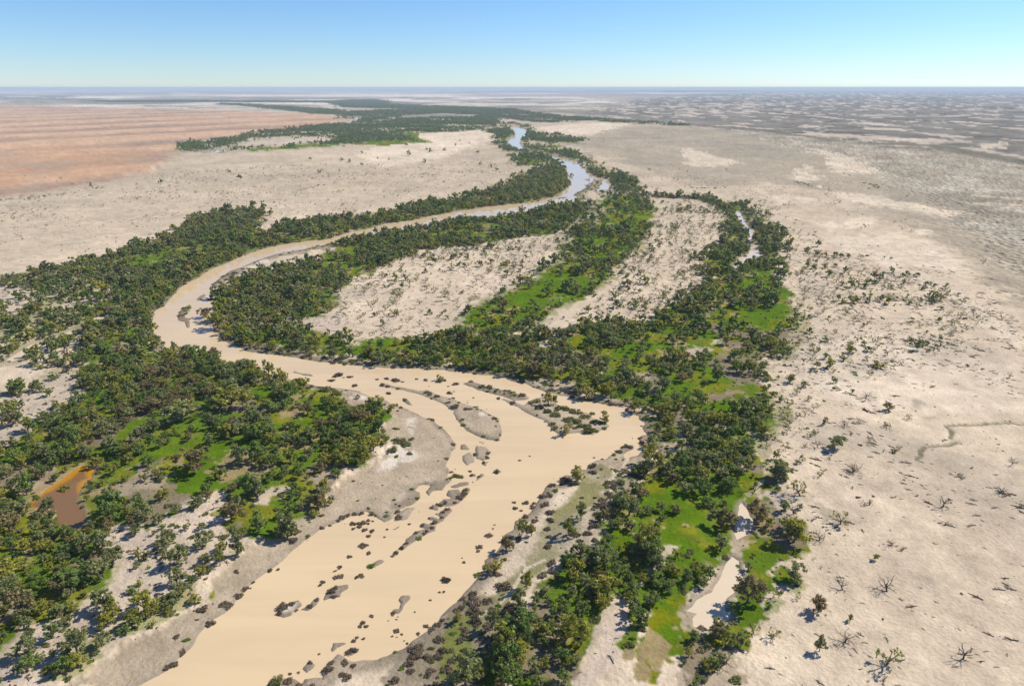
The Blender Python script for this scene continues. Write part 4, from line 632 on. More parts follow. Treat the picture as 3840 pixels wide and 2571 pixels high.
n_big = fbm(X, Y, 420, 4, 21)
n_mid = fbm(X, Y, 60, 4, 22)
n_sm = fbm(X, Y, 9, 4, 23)
n_fine = fbm(X, Y, 2.2, 3, 24)
one = np.ones((len(X), 1))
C = one * np.array([0.525, 0.430, 0.316])
C = lerp(C, [0.395, 0.325, 0.238], sstep(500, 1300, Rg) * (0.65 + 0.35 * np.clip(n_big, -1, 1)) * (1 - M['bright']))
# far plains: mottled, scrub and bare pans
pan = sstep(0.10, 0.26, fbm(X / 62, Y / 210, 1.0, 3, 31) + 0.35 * fbm(X, Y, 1100, 2, 32) - 0.12)
C = lerp(C, [0.33, 0.29, 0.235], sstep(3500, 8000, Rg) * 0.8)
C = lerp(C, [0.66, 0.57, 0.47], sstep(4500, 8000, Rg) * sstep(-0.1, 0.35, fbm(X, Y * 0.45, 2200, 4, 33) - 0.00005 * X))
C = lerp(C, [0.16, 0.15, 0.125], sstep(7000, 11000, Rg) * sstep(0.05, 0.4, fbm(X * 0.5, Y, 3000, 4, 36)) * 0.8)
C = lerp(C, [0.20, 0.185, 0.15], M['bluefar'] * sstep(-0.5, 0.4, fbm(X, Y, 500, 4, 37)))
C = lerp(C, [0.335, 0.285, 0.212], M['greyplain'] * 0.95)
C = lerp(C, [0.27, 0.24, 0.185], M['greyplain'] * sstep(0.1, 0.6, fbm(X, Y, 150, 4, 55)) * 0.7)
C = lerp(C, [0.43, 0.39, 0.31], M['gilgai'] * sstep(-0.3, 0.6, n_mid) * 0.7)
C = C * (1 + M['gilgai'] * 0.25 * fbm(X, Y, 5.5, 2, 56))[:, None]
scrub = one * np.array([0.175, 0.158, 0.128])
scrub = scrub * (1 + 0.35 * n_big[:, None] + 0.3 * n_mid[:, None])
scrub = lerp(scrub, [0.48, 0.405, 0.325], pan * 0.9)
C = C + (scrub - C) * (M['scrubland'])[:, None]
red = one * np.array([0.49, 0.315, 0.200])
red = lerp(red, [0.25, 0.175, 0.130], sstep(0.30, 0.95, 1 - dune + 0.5 * n_big) * np.clip(0.85 + 0.6 * fbm(X, Y, 1300, 2, 13), 0.35, 1.0))
red = lerp(red, [0.43, 0.250, 0.145], M['redcore'] * 0.75)
C = C + (red - C) * (M['red'] * 0.88)[:, None]
C = lerp(C, [0.59, 0.495, 0.375], M['bright'] * 0.85)
for k, c, f in (('pinksand', [0.485, 0.395, 0.315], 0.9), ('olive', [0.190, 0.180, 0.070], 0.92)):
    C = lerp(C, c, M[k] * f * (sstep(-1.1, -0.1, n_mid * 0.6 + n_sm * 0.6) if k == 'olive' else 1))
# subtle mottling of the bare clay
C = C * (0.96 + 0.13 * n_mid + 0.12 * n_sm + 0.07 * n_fine)[:, None]
stain = sstep(0.25, 0.75, fbm(X, Y, 85, 4, 51)) * (Rg < 2500)
C = lerp(C, [0.31, 0.265, 0.205], stain * 0.50)
C = lerp(C, [0.30, 0.255, 0.195], sstep(0.30, 0.75, fbm(X, Y, 18, 4, 52) + 0.4 * n_mid) * 0.45 * (Rg < 1500))
# ground under and between the trees: leaf litter, grass, bare sand
gp_ = sstep(-0.45, 0.15, fbm(X, Y, 120, 3, 73))
wood = np.maximum(M['w_dense'], np.maximum(M['w_medium'] * 0.55, M['w_farwood'] * (0.25 + 0.75 * gp_)))
wood = wood * (1 - M['pinksand'] * 0.85)
g_n = fbm(X, Y, 34, 4, 61)
litter = one * np.array([0.185, 0.150, 0.098])
litter = lerp(litter, [0.36, 0.29, 0.20], sstep(0.15, 0.7, fbm(X, Y, 16, 3, 62)) * 0.7)
grass_c = one * np.array([0.078, 0.142, 0.002])
grass_c = lerp(grass_c, [0.155, 0.160, 0.006], sstep(-0.05, 0.55, fbm(X, Y, 14, 3, 64) + 0.35 * n_sm))
grass_c = lerp(grass_c, [0.048, 0.085, 0.006], sstep(0.1, 0.6, n_fine + 0.5 * n_sm) * 0.5)
grass_c = lerp(grass_c, [0.27, 0.20, 0.11], sstep(0.45, 0.60, fbm(X, Y, 13, 4, 65) + 0.25 * n_fine) * 0.85)
grass_c = grass_c * (1 + 0.18 * n_sm + 0.15 * n_fine)[:, None]
under = litter + (grass_c - litter) * sstep(-0.55, -0.25, g_n + 0.4 * n_sm)[:, None]
C = C + (under - C) * (wood * 0.98)[:, None]
C = lerp(C, [0.17, 0.155, 0.11], M['w_belt'] * (0.2 + 0.7 * gp_))
lig = lerp(one * np.array([0.20, 0.165, 0.120]), [0.125, 0.145, 0.030], sstep(-0.1, 0.3, fbm(X, Y, 9, 3, 66)) * (X > -20))
C = C + (lig - C) * (M['w_lignum'] * 0.8)[:, None]
C = lerp(C, [0.30, 0.255, 0.205], M['w_fringe'] * sstep(0.0, 0.6, n_mid) * 0.35)
edge = np.clip(M['grass'] + 0.0, 0, 1)
C = C + (grass_c - C) * (edge * sstep(-1.2, -0.6, g_n + 0.2))[:, None]
C = lerp(C, [0.150, 0.110, 0.080], M['brownlitter'] * 0.85)
C = lerp(C, [0.28, 0.24, 0.175], M['darkpatch'] * 0.7)
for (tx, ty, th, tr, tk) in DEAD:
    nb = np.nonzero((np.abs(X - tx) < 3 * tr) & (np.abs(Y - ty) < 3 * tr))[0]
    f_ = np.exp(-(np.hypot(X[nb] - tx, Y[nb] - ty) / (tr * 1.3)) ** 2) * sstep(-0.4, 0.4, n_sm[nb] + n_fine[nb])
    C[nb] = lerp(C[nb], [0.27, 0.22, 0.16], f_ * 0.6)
# mud, salt-white silt and the wet rim along the water
mud = one * np.array([0.335, 0.272, 0.192])
mud = mud * (1 + 0.16 * n_sm + 0.12 * n_mid + 0.08 * n_fine)[:, None]
C = C + (mud - C) * (M['mud'] * 0.95)[:, None]
C = lerp(C, [0.55, 0.49, 0.41], M['white'] * sstep(-0.25, 0.25, n_sm + n_fine * 0.4 + 0.25) * 0.85)
rim = sstep(1.5 + 0.006 * Rg, 0.2, sw) * (Rg < 2600)
C = lerp(C, [0.245, 0.205, 0.158], rim * 0.8)
bank_shade = sstep(6.5, 2.5, sw_river) * (sw_river > 0) * (1 - M['mud']) * (1 - M['white']) * (Rg < 1200)  # dark bank foot: bank shadow and dark lignum painted into the ground colour
C = lerp(C, [0.17, 0.14, 0.10], bank_shade * 0.75)
pond_rim = sstep(9, 0, s_pool['algae_pond'])
C = lerp(C, [0.30, 0.20, 0.05], pond_rim * 0.35)
C = lerp(C, [0.155, 0.140, 0.085], sstep(1.4, 0.4, L_['gully'] + 0.4 * n_fine) * 0.9)
C = lerp(C, [0.50, 0.43, 0.33], sstep(1.0, 0.3, L_['track']) * 0.85)
C = lerp(C, [0.13, 0.12, 0.085], sstep(45, 8, L_['farline'] / np.maximum(1, Rg / 2500)) * 0.8)
C = lerp(C, [0.13, 0.12, 0.07], sstep(14, 5, L_['scrubline']) * 0.7)
C = np.clip(C, 0.005, 0.75)

ii = np.arange(NR * NA).reshape(NR, NA)
nxt = np.roll(ii, -1, axis=1)
quads = np.stack([ii[:-1], nxt[:-1], nxt[1:], ii[1:]], -1).reshape(-1, 4)[:, ::-1]
hub = np.arange(NA)
verts = np.stack([X, Y, Z], -1)
verts = np.vstack([verts, [[0, 0, 1.0]]])
cap = np.stack([np.full(NA, NR * NA), np.roll(hub, -1), hub], -1)
land = mesh_from('ground', verts, [quads, cap], smooth=True)
ca = land.color_attributes.new('albedo', 'FLOAT_COLOR', 'POINT')
rgba = np.ones((len(verts), 4), np.float32)
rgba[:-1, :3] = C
rgba[-1, :3] = C[0]
ca.data.foreach_set('color', rgba.ravel())
at = land.attributes.new('gilgai', 'FLOAT', 'POINT')
at.data.foreach_set('value', np.append(np.clip(M['gilgai'] + 0.25 * M['greyplain'], 0, 1), 0).astype(np.float32))

gm, t, p = new_mat('clay_plain')
N, L = t.nodes, t.links
va = N.new('ShaderNodeVertexColor'); va.layer_name = 'albedo'
tc = N.new('ShaderNodeTexCoord')
n1 = N.new('ShaderNodeTexNoise'); n1.inputs['Scale'].default_value = 0.9; n1.inputs['Detail'].default_value = 5
n2 = N.new('ShaderNodeTexNoise'); n2.inputs['Scale'].default_value = 0.14; n2.inputs['Detail'].default_value = 5
L.new(tc.outputs['Object'], n1.inputs['Vector']); L.new(tc.outputs['Object'], n2.inputs['Vector'])
add = N.new('ShaderNodeMath'); add.operation = 'ADD'
L.new(n1.outputs['Fac'], add.inputs[0]); L.new(n2.outputs['Fac'], add.inputs[1])
mr = N.new('ShaderNodeMapRange'); mr.inputs['From Max'].default_value = 2.0
mr.inputs['To Min'].default_value = 0.50; mr.inputs['To Max'].default_value = 1.50
L.new(add.outputs[0], mr.inputs['Value'])
mul = N.new('ShaderNodeVectorMath'); mul.operation = 'SCALE'
L.new(va.outputs['Color'], mul.inputs[0]); L.new(mr.outputs[0], mul.inputs['Scale'])
L.new(mul.outputs[0], p.inputs['Base Color'])
p.inputs['Roughness'].default_value = 0.95
p.inputs['Specular IOR Level'].default_value = 0.0
vo = N.new('ShaderNodeTexVoronoi'); vo.inputs['Scale'].default_value = 0.16
L.new(tc.outputs['Object'], vo.inputs['Vector'])
ga = N.new('ShaderNodeAttribute'); ga.attribute_name = 'gilgai'
gmul = N.new('ShaderNodeMath'); gmul.operation = 'MULTIPLY'
L.new(vo.outputs['Distance'], gmul.inputs[0]); L.new(ga.outputs['Fac'], gmul.inputs[1])
b1 = N.new('ShaderNodeBump'); b1.inputs['Strength'].default_value = 1.0; b1.inputs['Distance'].default_value = 4.0
b2 = N.new('ShaderNodeBump'); b2.inputs['Strength'].default_value = 0.8; b2.inputs['Distance'].default_value = 0.45
L.new(gmul.outputs[0], b1.inputs['Height'])
L.new(n1.outputs['Fac'], b2.inputs['Height']); L.new(b1.outputs[0], b2.inputs['Normal'])
L.new(b2.outputs[0], p.inputs['Normal'])
land.materials.append(gm)
ground = tag(link('ground', land), 'pale clay plain with grassy woods, mud bars and red dunes to the horizon', None, None, 'structure')

# ------------------------------------------------------------------ water
def water_mat(name, c1, c2, scale, rough=0.06, spec=0.5):
    m, t, p = new_mat(name)
    N, L = t.nodes, t.links
    tc = N.new('ShaderNodeTexCoord')
    no = N.new('ShaderNodeTexNoise'); no.inputs['Scale'].default_value = scale; no.inputs['Detail'].default_value = 5
    L.new(tc.outputs['Object'], no.inputs['Vector'])
    mix = N.new('ShaderNodeMix'); mix.data_type = 'RGBA'
    mix.inputs['A'].default_value = (*c1, 1); mix.inputs['B'].default_value = (*c2, 1)
    rp = N.new('ShaderNodeMapRange'); rp.inputs['From Min'].default_value = 0.35; rp.inputs['From Max'].default_value = 0.65
    mp = N.new('ShaderNodeMapping'); mp.inputs['Rotation'].default_value = (0, 0, 0.9); mp.inputs['Scale'].default_value = (0.012, 0.11, 1)
    L.new(tc.outputs['Object'], mp.inputs['Vector'])
    st = N.new('ShaderNodeTexNoise'); st.inputs['Scale'].default_value = 1.0; st.inputs['Detail'].default_value = 6; st.inputs['Distortion'].default_value = 1.2
    L.new(mp.outputs[0], st.inputs['Vector'])
    av = N.new('ShaderNodeMix'); av.data_type = 'FLOAT'; av.inputs[0].default_value = 0.55
    L.new(no.outputs['Fac'], av.inputs[2]); L.new(st.outputs['Fac'], av.inputs[3])
    L.new(av.outputs[0], rp.inputs['Value']); L.new(rp.outputs[0], mix.inputs['Factor'])
    L.new(mix.outputs['Result'], p.inputs['Base Color'])
    p.inputs['Roughness'].default_value = rough
    p.inputs['IOR'].default_value = 1.33
    p.inputs['Specular IOR Level'].default_value = spec
    w = N.new('ShaderNodeTexNoise'); w.inputs['Scale'].default_value = 0.8; w.inputs['Detail'].default_value = 3
    L.new(tc.outputs['Object'], w.inputs['Vector'])
    b = N.new('ShaderNodeBump'); b.inputs['Strength'].default_value = 0.15; b.inputs['Distance'].default_value = 0.05
    L.new(w.outputs['Fac'], b.inputs['Height']); L.new(b.outputs[0], p.inputs['Normal'])
    return m

def water(name, s, mat, label, z=0.0, grow=2.5, depth=None):
    near = (s < wid * grow + 0.5)
    q = quads[near[quads].any(1)]
    q = q[(np.abs(X[q].max(1) - X[q].min(1)) < 4000)]
    u, inv = np.unique(q.ravel(), return_inverse=True)
    me = mesh_from(name, np.stack([X[u], Y[u], np.full(len(u), z)], -1), inv.reshape(-1, 4), mat)
    if depth is not None:
        c_ = me.color_attributes.new('depth', 'FLOAT_COLOR', 'POINT')
        c_.data.foreach_set('color', np.repeat(depth[u][:, None], 4, 1).astype(np.float32).ravel())
    return tag(link(name, me), label, None, None, 'structure')

muddy = water_mat('muddy_water', (0.520, 0.395, 0.244), (0.590, 0.450, 0.272), 0.02)
water('river', sw_river, muddy, 'broad muddy cream-brown river winding across the plain')
pond_depth = sstep(0.3, 2.2, -s_pool['algae_pond'] + 1.0 * fbm(X, Y, 5, 3, 95) + 0.16 * ((X + 176) - 0.9 * (Y - 236)))
pond_mat = water_mat('tea_brown_pond_water', (0.135, 0.072, 0.018), (0.20, 0.105, 0.012), 0.06, 0.10)
t = pond_mat.node_tree
vc = t.nodes.new('ShaderNodeVertexColor'); vc.layer_name = 'depth'
mx = t.nodes.new('ShaderNodeMix'); mx.data_type = 'RGBA'
mx.inputs['A'].default_value = (0.40, 0.185, 0.006, 1); mx.inputs['B'].default_value = (0.185, 0.100, 0.040, 1)
t.links.new(vc.outputs['Color'], mx.inputs['Factor']); t.links.new(mx.outputs['Result'], t.nodes['Principled BSDF'].inputs['Base Color'])
water('pond', s_pool['algae_pond'], pond_mat, 'tea-brown pond with an orange algal margin in the left-bank wood', depth=pond_depth)
pale = water_mat('pale_billabong_water', (0.56, 0.46, 0.33), (0.60, 0.495, 0.36), 0.03)
for k, l in (('billabong', 'small upper pool of the pale billabong among the right-bank trees'), ('billabong2', 'long pale billabong between the right-bank trees and the claypan'),
             ('oxbow', 'narrow oxbow pool under dark trees beyond the meander claypan'), ('far_pond', 'upper far pond in the distant wood by the red dunes'),
             ('far_pond2', 'lower far pond in the distant wood by the red dunes'), ('far_reach', 'glint of a far river reach below the red bank'),
             ('puddle', 'small puddle in the green grass strip inside the meander'), ('creek', 'pale flooded creek between trees on the far left'), ('creek2', 'short pale creek pool near the river bend')):
    water('pool', s_pool[k], pale, l)
water('lake', s_pool['lake'], pale, 'thin pale lake just under the horizon', 0.0, 1.0)

# ------------------------------------------------------------------ haze
hb = 49000.0
bm = np.array([(x, y, z) for z in (-9.0, 158.0) for y in (-hb, hb) for x in (-hb, hb)])
hf = np.array([(0, 2, 3, 1), (4, 5, 7, 6), (0, 1, 5, 4), (2, 6, 7, 3), (0, 4, 6, 2), (1, 3, 7, 5)])
hm = bpy.data.materials.new('haze')
hm.use_nodes = True
t = hm.node_tree
t.nodes.clear()
pv = t.nodes.new('ShaderNodeVolumePrincipled')
pv.inputs['Color'].default_value = (0.74, 0.87, 1.0, 1)
pv.inputs['Density'].default_value = 6.0e-5
pv.inputs['Anisotropy'].default_value = 0.0
ou = t.nodes.new('ShaderNodeOutputMaterial')
t.links.new(pv.outputs[0], ou.inputs['Volume'])
tag(link('haze', mesh_from('haze', bm, hf, hm)), 'thin blue haze over the distant plain', None, None, 'stuff')

# ------------------------------------------------------------------ plants: meshes
def tube(points, radii, sides=5):
    P = [Vector(q) for q in points]
    vs, fs = [], []
    for i, q in enumerate(P):
        d = (P[min(i + 1, len(P) - 1)] - P[max(i - 1, 0)]).normalized()
        a = d.cross(Vector((0.3, 0.9, 0.2))).normalized()
        b = d.cross(a)
        for k in range(sides):
            w = 2 * math.pi * k / sides
            vs.append(q + (a * math.cos(w) + b * math.sin(w)) * radii[i])
        if i:
            for k in range(sides):
                o = (i - 1) * sides
                fs.append((o + k, o + (k + 1) % sides, o + sides + (k + 1) % sides, o + sides + k))
    return np.array([tuple(v) for v in vs]), np.array(fs)

def join_geo(parts):
    vs, fs, n = [], [], 0
    for v, f in parts:
        vs.append(v); fs.append(f + n); n += len(v)
    return np.vstack(vs), np.vstack(fs)

def leaf_cloud(r, centers, radii, n_per, size, squash=0.8, outward=1.0, shell=0.45):
    """many small leaf-sprays spread through clumps"""
    V, F = [], []
    for c, rd in zip(centers, radii):
        n = max(3, int(n_per * (rd / np.mean(radii)) ** 2))
        d = r.normal(size=(n, 3)); d /= np.linalg.norm(d, axis=1)[:, None]
        rr = rd * (shell + (1 - shell) * r.random(n) ** 0.6)
        pos = c + d * rr[:, None] * np.array([1, 1, squash])
        nrm = d * outward + r.normal(size=(n, 3)) * 0.55 + np.array([0.1, 0.05, 0.45])
        nrm /= np.linalg.norm(nrm, axis=1)[:, None]
        tmp = r.normal(size=(n, 3))
        a = np.cross(nrm, tmp); a /= np.linalg.norm(a, axis=1)[:, None]
        b = np.cross(nrm, a)
        s = size * (0.6 + 0.8 * r.random(n))[:, None]
        k = len(V) and sum(len(q) for q in V)
        quad = np.stack([pos - a * s * 0.75 - b * s * 0.45, pos + a * s * 0.2 - b * s * 0.6, pos + a * s * 0.8 + b * s * 0.35, pos - a * s * 0.3 + b * s * 0.6], 1)
        V.append(quad.reshape(-1, 3))
    V = np.vstack(V)
    return V, np.arange(len(V)).reshape(-1, 4)

def tree_geo(seed, clumps, per, size, limbs=6, sides=5, spread=1.0, flat=0.62, trunk_h=0.22):
    """unit-radius, unit-height tree: crown radius 1, height 1 (scaled per tree)"""
    r = np.random.default_rng(seed)
    cs, rs = [], []
    arms = r.integers(3, 6)                      # the crown gathers about a few main limbs, with gaps between
    aw = r.uniform(0, 6.283) + np.arange(arms) * 6.283 / arms + r.normal(size=arms) * 0.3
    ad = r.uniform(0.35, 0.62, arms)
    az = r.uniform(0.30, 0.74, arms)
    for i in range(clumps):
        k = i % (arms + 1)
        c0 = np.array([0, 0, 0.66]) if k == arms else np.array([math.cos(aw[k]) * ad[k], math.sin(aw[k]) * ad[k], az[k]])
        q = c0 + r.normal(size=3) * np.array([0.24, 0.24, 0.13])
        n_ = math.hypot(q[0], q[1])
        if n_ > 0.88:
            q[:2] *= 0.88 / n_
        q[2] = min(max(q[2], 0.16), 0.90 - 0.22 * n_ ** 2)
        cs.append(q); rs.append(r.uniform(0.13, 0.27))
    C3 = np.array(cs)
    lop = r.normal(size=2) * 0.14
    # clumps live in a space where z is one height; make them round for a tree about as wide as high
    v, f = leaf_cloud(r, C3 * np.array([1, 1, 2.0]), np.array(rs), per, size, 0.85, 0.75, 0.15)
    v = v * np.array([1, 1, 0.5])
    v[:, 2] = np.maximum(v[:, 2], 0.04)
    crown = (v, f)
    parts = []
    fork = Vector((lop[0] * 0.3, lop[1] * 0.3, trunk_h))
    parts.append(tube([(0, 0, -0.03), (lop[0] * 0.15, lop[1] * 0.15, trunk_h * 0.5), tuple(fork)], [0.085, 0.07, 0.055], sides))
    order = r.permutation(len(C3))[:limbs]
    for k in order:
        e = Vector(C3[k]); mid = fork.lerp(e, 0.5) + Vector((0, 0, -0.03))
        parts.append(tube([tuple(fork), tuple(mid), tuple(e)], [0.042, 0.028, 0.010], max(3, sides - 1)))
    return crown, join_geo(parts)

def bush_geo(seed, n, size, lumps=5, h=0.62):
    r = np.random.default_rng(seed)
    lumps = int(r.integers(6, 10))
    cs = [np.array([0, 0, 0.10])]; rs = [0.55]
    for i in range(lumps):
        w = 2 * math.pi * (i + r.random()) / lumps
        d = r.uniform(0.28, 0.80)
        cs.append(np.array([math.cos(w) * d, math.sin(w) * d, r.uniform(0.0, 0.26)])); rs.append(r.uniform(0.18, 0.46))
    v, f = leaf_cloud(r, np.array(cs), np.array(rs), n / (lumps + 1), size, 0.85, 0.9, 0.45)
    v[:, 2] *= h / 0.8
    ok = v.reshape(-1, 4, 3)[:, :, 2].mean(1) > -0.02
    v = v.reshape(-1, 4, 3)[ok].reshape(-1, 3)
    v[:, 2] = np.maximum(v[:, 2], -0.03)
    return v, np.arange(len(v)).reshape(-1, 4)

def dead_limbs(seed, limbs=6, sides=4, depth=3):
    """unit height; list of (points-tubes) per main limb, and the trunk; limb tips"""
    r = np.random.default_rng(seed)
    th = r.uniform(0.14, 0.26)
    lean = r.normal(size=2) * 0.05
    trunk = tube([(0, 0, -0.04), (lean[0], lean[1], th * 0.6), (lean[0] * 1.6, lean[1] * 1.6, th)], [0.055, 0.045, 0.040], 6)
    base = np.array([lean[0] * 1.6, lean[1] * 1.6, th * 0.95])
    out, tips = [], []
    def grow(p, d, length, rad, lev, acc):
        bend = r.normal(size=3) * 0.22
        mid = p + d * length * 0.5
        d2 = d + bend; d2 /= np.linalg.norm(d2)
        end = mid + d2 * length * 0.5
        acc.append(tube([tuple(p), tuple(mid), tuple(end)], [rad, rad * 0.8, rad * 0.55], sides if lev < 2 else 3))
        if lev >= depth:
            tips.append(end); return
        for _ in range(r.integers(2, 4)):
            dd = d2 + r.normal(size=3) * 0.55 + np.array([0, 0, 0.12])
            dd /= np.linalg.norm(dd)
            q = mid + (end - mid) * r.uniform(0.1, 1)
            grow(q, dd, length * r.uniform(0.5, 0.75), rad * 0.55, lev + 1, acc)
    for i in range(limbs):
        w = 2 * math.pi * (i + r.uniform(-0.3, 0.3)) / limbs
        up = r.uniform(0.25, 1.1)
        d = np.array([math.cos(w), math.sin(w), up]); d /= np.linalg.norm(d)
        acc = []
        grow(base, d, r.uniform(0.32, 0.5), 0.028, 1, acc)
        out.append(join_geo(acc))
    return trunk, out, tips

def both(name, crown, trunk, leafm, woodm):
    (cv, cf), (tv, tf) = crown, trunk
    v = np.vstack([cv, tv])
    me = mesh_from(name, v, [cf, tf + len(cv)], mats=[leafm, woodm], mat_idx=np.concatenate([np.zeros(len(cf)), np.ones(len(tf))]))
    return me

KINDS = list(LEAF)
NV = 4
near_geo = [tree_geo(100 + i, 36, 34, 0.085, 7) for i in range(NV * 2)]
mid_geo = [tree_geo(200 + i, 22, 20, 0.155, 5, 4) for i in range(NV)]
far_geo = [tree_geo(300 + i, 12, 9, 0.28, 2, 3) for i in range(NV)]
TREE_ME = {}
for k in KINDS:
    for i in range(NV * 2):
        TREE_ME[k, i] = (mesh_from('crown', *near_geo[i][0], LEAF[k]), mesh_from('trunk', *near_geo[i][1], BARK))
NEAR_ALL = {k: [both('near_tree', *near_geo[i], LEAF[k], BARK) for i in range(NV)] for k in KINDS}
MID_ALL = {k: [both('mid_tree', *mid_geo[i], LEAF[k], BARK) for i in range(NV)] for k in KINDS}
FAR_ALL = {k: [both('far_tree', *far_geo[i], LEAF[k], BARK) for i in range(NV)] for k in KINDS}
BUSH_ME = {k: [mesh_from('bush', *bush_geo(400 + i, 640, 0.105), BUSHM[k]) for i in range(7)] for k in BUSHM}
BUSH_LO = {k: [mesh_from('bush_low', *bush_geo(420 + i, 130, 0.26), BUSHM[k]) for i in range(4)] for k in BUSHM}
DEAD_GEO = [dead_limbs(500 + i, 5 + i % 3) for i in range(6)]
DEAD_LO = [dead_limbs(540 + i, 5, 3, 2) for i in range(5)]

# ------------------------------------------------------------------ where plants grow
def member(name, X, Y, R, soft=0.006, rag=0.014, seed=1):
    return union(WOODS[name], X, Y, R, soft, rag, seed)

def wet(X, Y):
    s = signed(RIVER, X, Y, 40.0)
    for p in ISLANDS:
        s = np.maximum(s, -signed(p, X, Y, 40.0))
    for k, p in POOLS.items():
        s = np.minimum(s, signed(p, X, Y, 40.0))
    return s

def grid(spacing, rmin, rmax, azmax=47, seed=0):
    r = np.random.default_rng(seed)
    n = int(2 * rmax / spacing)
    gx, gy = np.meshgrid((np.arange(n) - n / 2) * spacing, np.arange(int(rmax / spacing)) * spacing)
    x, y = gx.ravel(), gy.ravel()
    x = x + r.uniform(-0.48, 0.48, x.shape) * spacing
    y = y + r.uniform(-0.48, 0.48, y.shape) * spacing
    rr = np.hypot(x, y)
    depth = y * math.cos(math.radians(20.5)) + H * math.sin(math.radians(20.5))
    k = (rr > rmin) & (rr < rmax) & (np.abs(x) / depth < 0.82) & (y > 115)
    return x[k], y[k], rr[k]

def project(x, y, z):
    s, c = math.sin(math.radians(20.5)), math.cos(math.radians(20.5))
    dz = z - H
    depth = y * c - dz * s
    return 0.5 + x / depth / 1.5, (y * s + dz * c) / depth, depth      # image x 0..1; image y as a tangent (up positive)

def in_frame(x, y, z=3.0):
    u, v, d = project(x, y, z)
    return (u > -0.01) & (u < 1.01) & (v > -0.515)

def ground_z(x, y):
    """height of the ground sheet by bilinear look-up"""
    r = np.hypot(x, y); aa = np.arctan2(x, y)
    ri = np.clip(np.searchsorted(rad, r) - 1, 0, NR - 2)
    ai = np.clip(np.searchsorted(az_in, aa) - 1, 0, len(az_in) - 2)
    fr_ = np.clip((r - rad[ri]) / (rad[ri + 1] - rad[ri]), 0, 1)
    fa = np.clip((aa - az_in[ai]) / 0.00185, 0, 1)
    Zg = Z.reshape(NR, NA)
    return (Zg[ri, ai] * (1 - fa) + Zg[ri, ai + 1] * fa) * (1 - fr_) + (Zg[ri + 1, ai] * (1 - fa) + Zg[ri + 1, ai + 1] * fa) * fr_

# trees of the woods, nearer than about 1.25 km
sp = 4.2
x, y, r = grid(sp, 100, 1300, seed=1)
d_, m_, nn = union(WOODS['dense'], x, y, r, 0.006, 0.014, 1, 0.010) * (union(COVER['mud'], x, y, r) < 0.4), member('medium', x, y, r), member('none', x, y, r, 0.004, 0.006)
f_, s_, fw = member('fringe', x, y, r, 0.02, 0.03), member('sparse', x, y, r, 0.012, 0.02), member('farwood', x, y, r)
gap = fbm(x, y, 30, 3, 71) + 0.5 * fbm(x, y, 90, 2, 72)
sl = np.minimum.reduce([line_dist(l_, x, y, 60.0) for l_ in LINES['scrubline']])
pr = np.maximum.reduce([d_ * np.clip(np.where(r > 380, 0.64, np.where(x < -40, 0.68, 0.80)) + 1.0 * gap, 0.07, 1.0), m_ * np.clip(0.50 + 0.6 * gap, 0.06, 0.9), fw * np.clip(0.72 + 0.5 * gap, 0.2, 0.95), (sl < 11) * 0.85, f_ * np.clip(0.04 + 0.3 * gap, 0.005, 0.22), s_ * np.clip(0.08 + 0.25 * gap, 0.0, 0.25)])
grass_here = union(COVER['grass'], x, y, r, 0.006, 0.01)
pr = np.where(grass_here > 0.5, pr * np.where(y > 330, 0.50, np.where(x > 72, 0.7, 0.28)), pr)
sand_here = union(COVER['pinksand'], x, y, r, 0.006, 0.01)
pr = np.where(sand_here > 0.5, np.minimum(pr, 0.27), pr)
olv = union(COVER['olive'], x, y, r, 0.006, 0.01)
pr = np.where(olv > 0.5, pr * 0.35, pr)
pr = pr * (nn < 0.5)
w_ = wet(x, y)
pr = pr * (w_ > 1.2)
for (tx, ty, th, tr, tk) in TREES:
    pr = np.where((x - tx) ** 2 + (y - ty) ** 2 < (tr * 0.9) ** 2, 0, pr)
keep = rng.random(len(x)) < pr
x, y, r, w_, olv, gap = x[keep], y[keep], r[keep], w_[keep], olv[keep], gap[keep]
br = union(COVER['brownlitter'], x, y, r, 0.03, 0.03)
q = rng.random(len(x))
tn = fbm(x, y, 45, 2, 77)
kind = np.where(q < 0.42 + 0.25 * tn, 'grey', np.where(q < 0.72, 'dark', np.where(q < 0.93, 'olive', 'brown')))
kind = np.where((br > 0.3) & (rng.random(len(x)) < 0.65), 'brown', kind)
near_river = signed(RIVER, x, y, 30.0)
kind = np.where((near_river < 14) & (rng.random(len(x)) < 0.35), 'olive', kind)
oe = union(WOODS['oliveedge'], x, y, r)
kind = np.where((oe > 0.5) & (rng.random(len(x)) < 0.7), 'olive', kind)
crown_r = rng.gamma(4.2, 0.57, len(x)).clip(1.0, 5.4) * np.where(r > 500, 1.1, 1.0) * np.where(np.maximum(member('fringe', x, y, r, 0.02, 0.03), member('sparse', x, y, r)) > 0.5, 0.72, 1.0)
height = crown_r * rng.uniform(1.35, 2.1, len(x))
pts = list(zip(x, y, height, crown_r, kind))
n_traced = len(TREES)
allt = [(tx, ty, th, tr, tk) for tx, ty, th, tr, tk in TREES] + pts
ax = np.array([t_[0] for t_ in allt]); ay = np.array([t_[1] for t_ in allt]); ah = np.array([t_[2] for t_ in allt]); ar = np.array([t_[3] for t_ in allt])
ak = np.array([t_[4] for t_ in allt])
u, v, depth = project(ax, ay, ah * 0.5)
vis = in_frame(ax, ay, ah * 0.6)
size = np.where(vis, ar / depth, 0)
size[:n_traced] += 10
order = np.argsort(-size)
solo = order[:300]
az_ = ground_z(ax, ay)

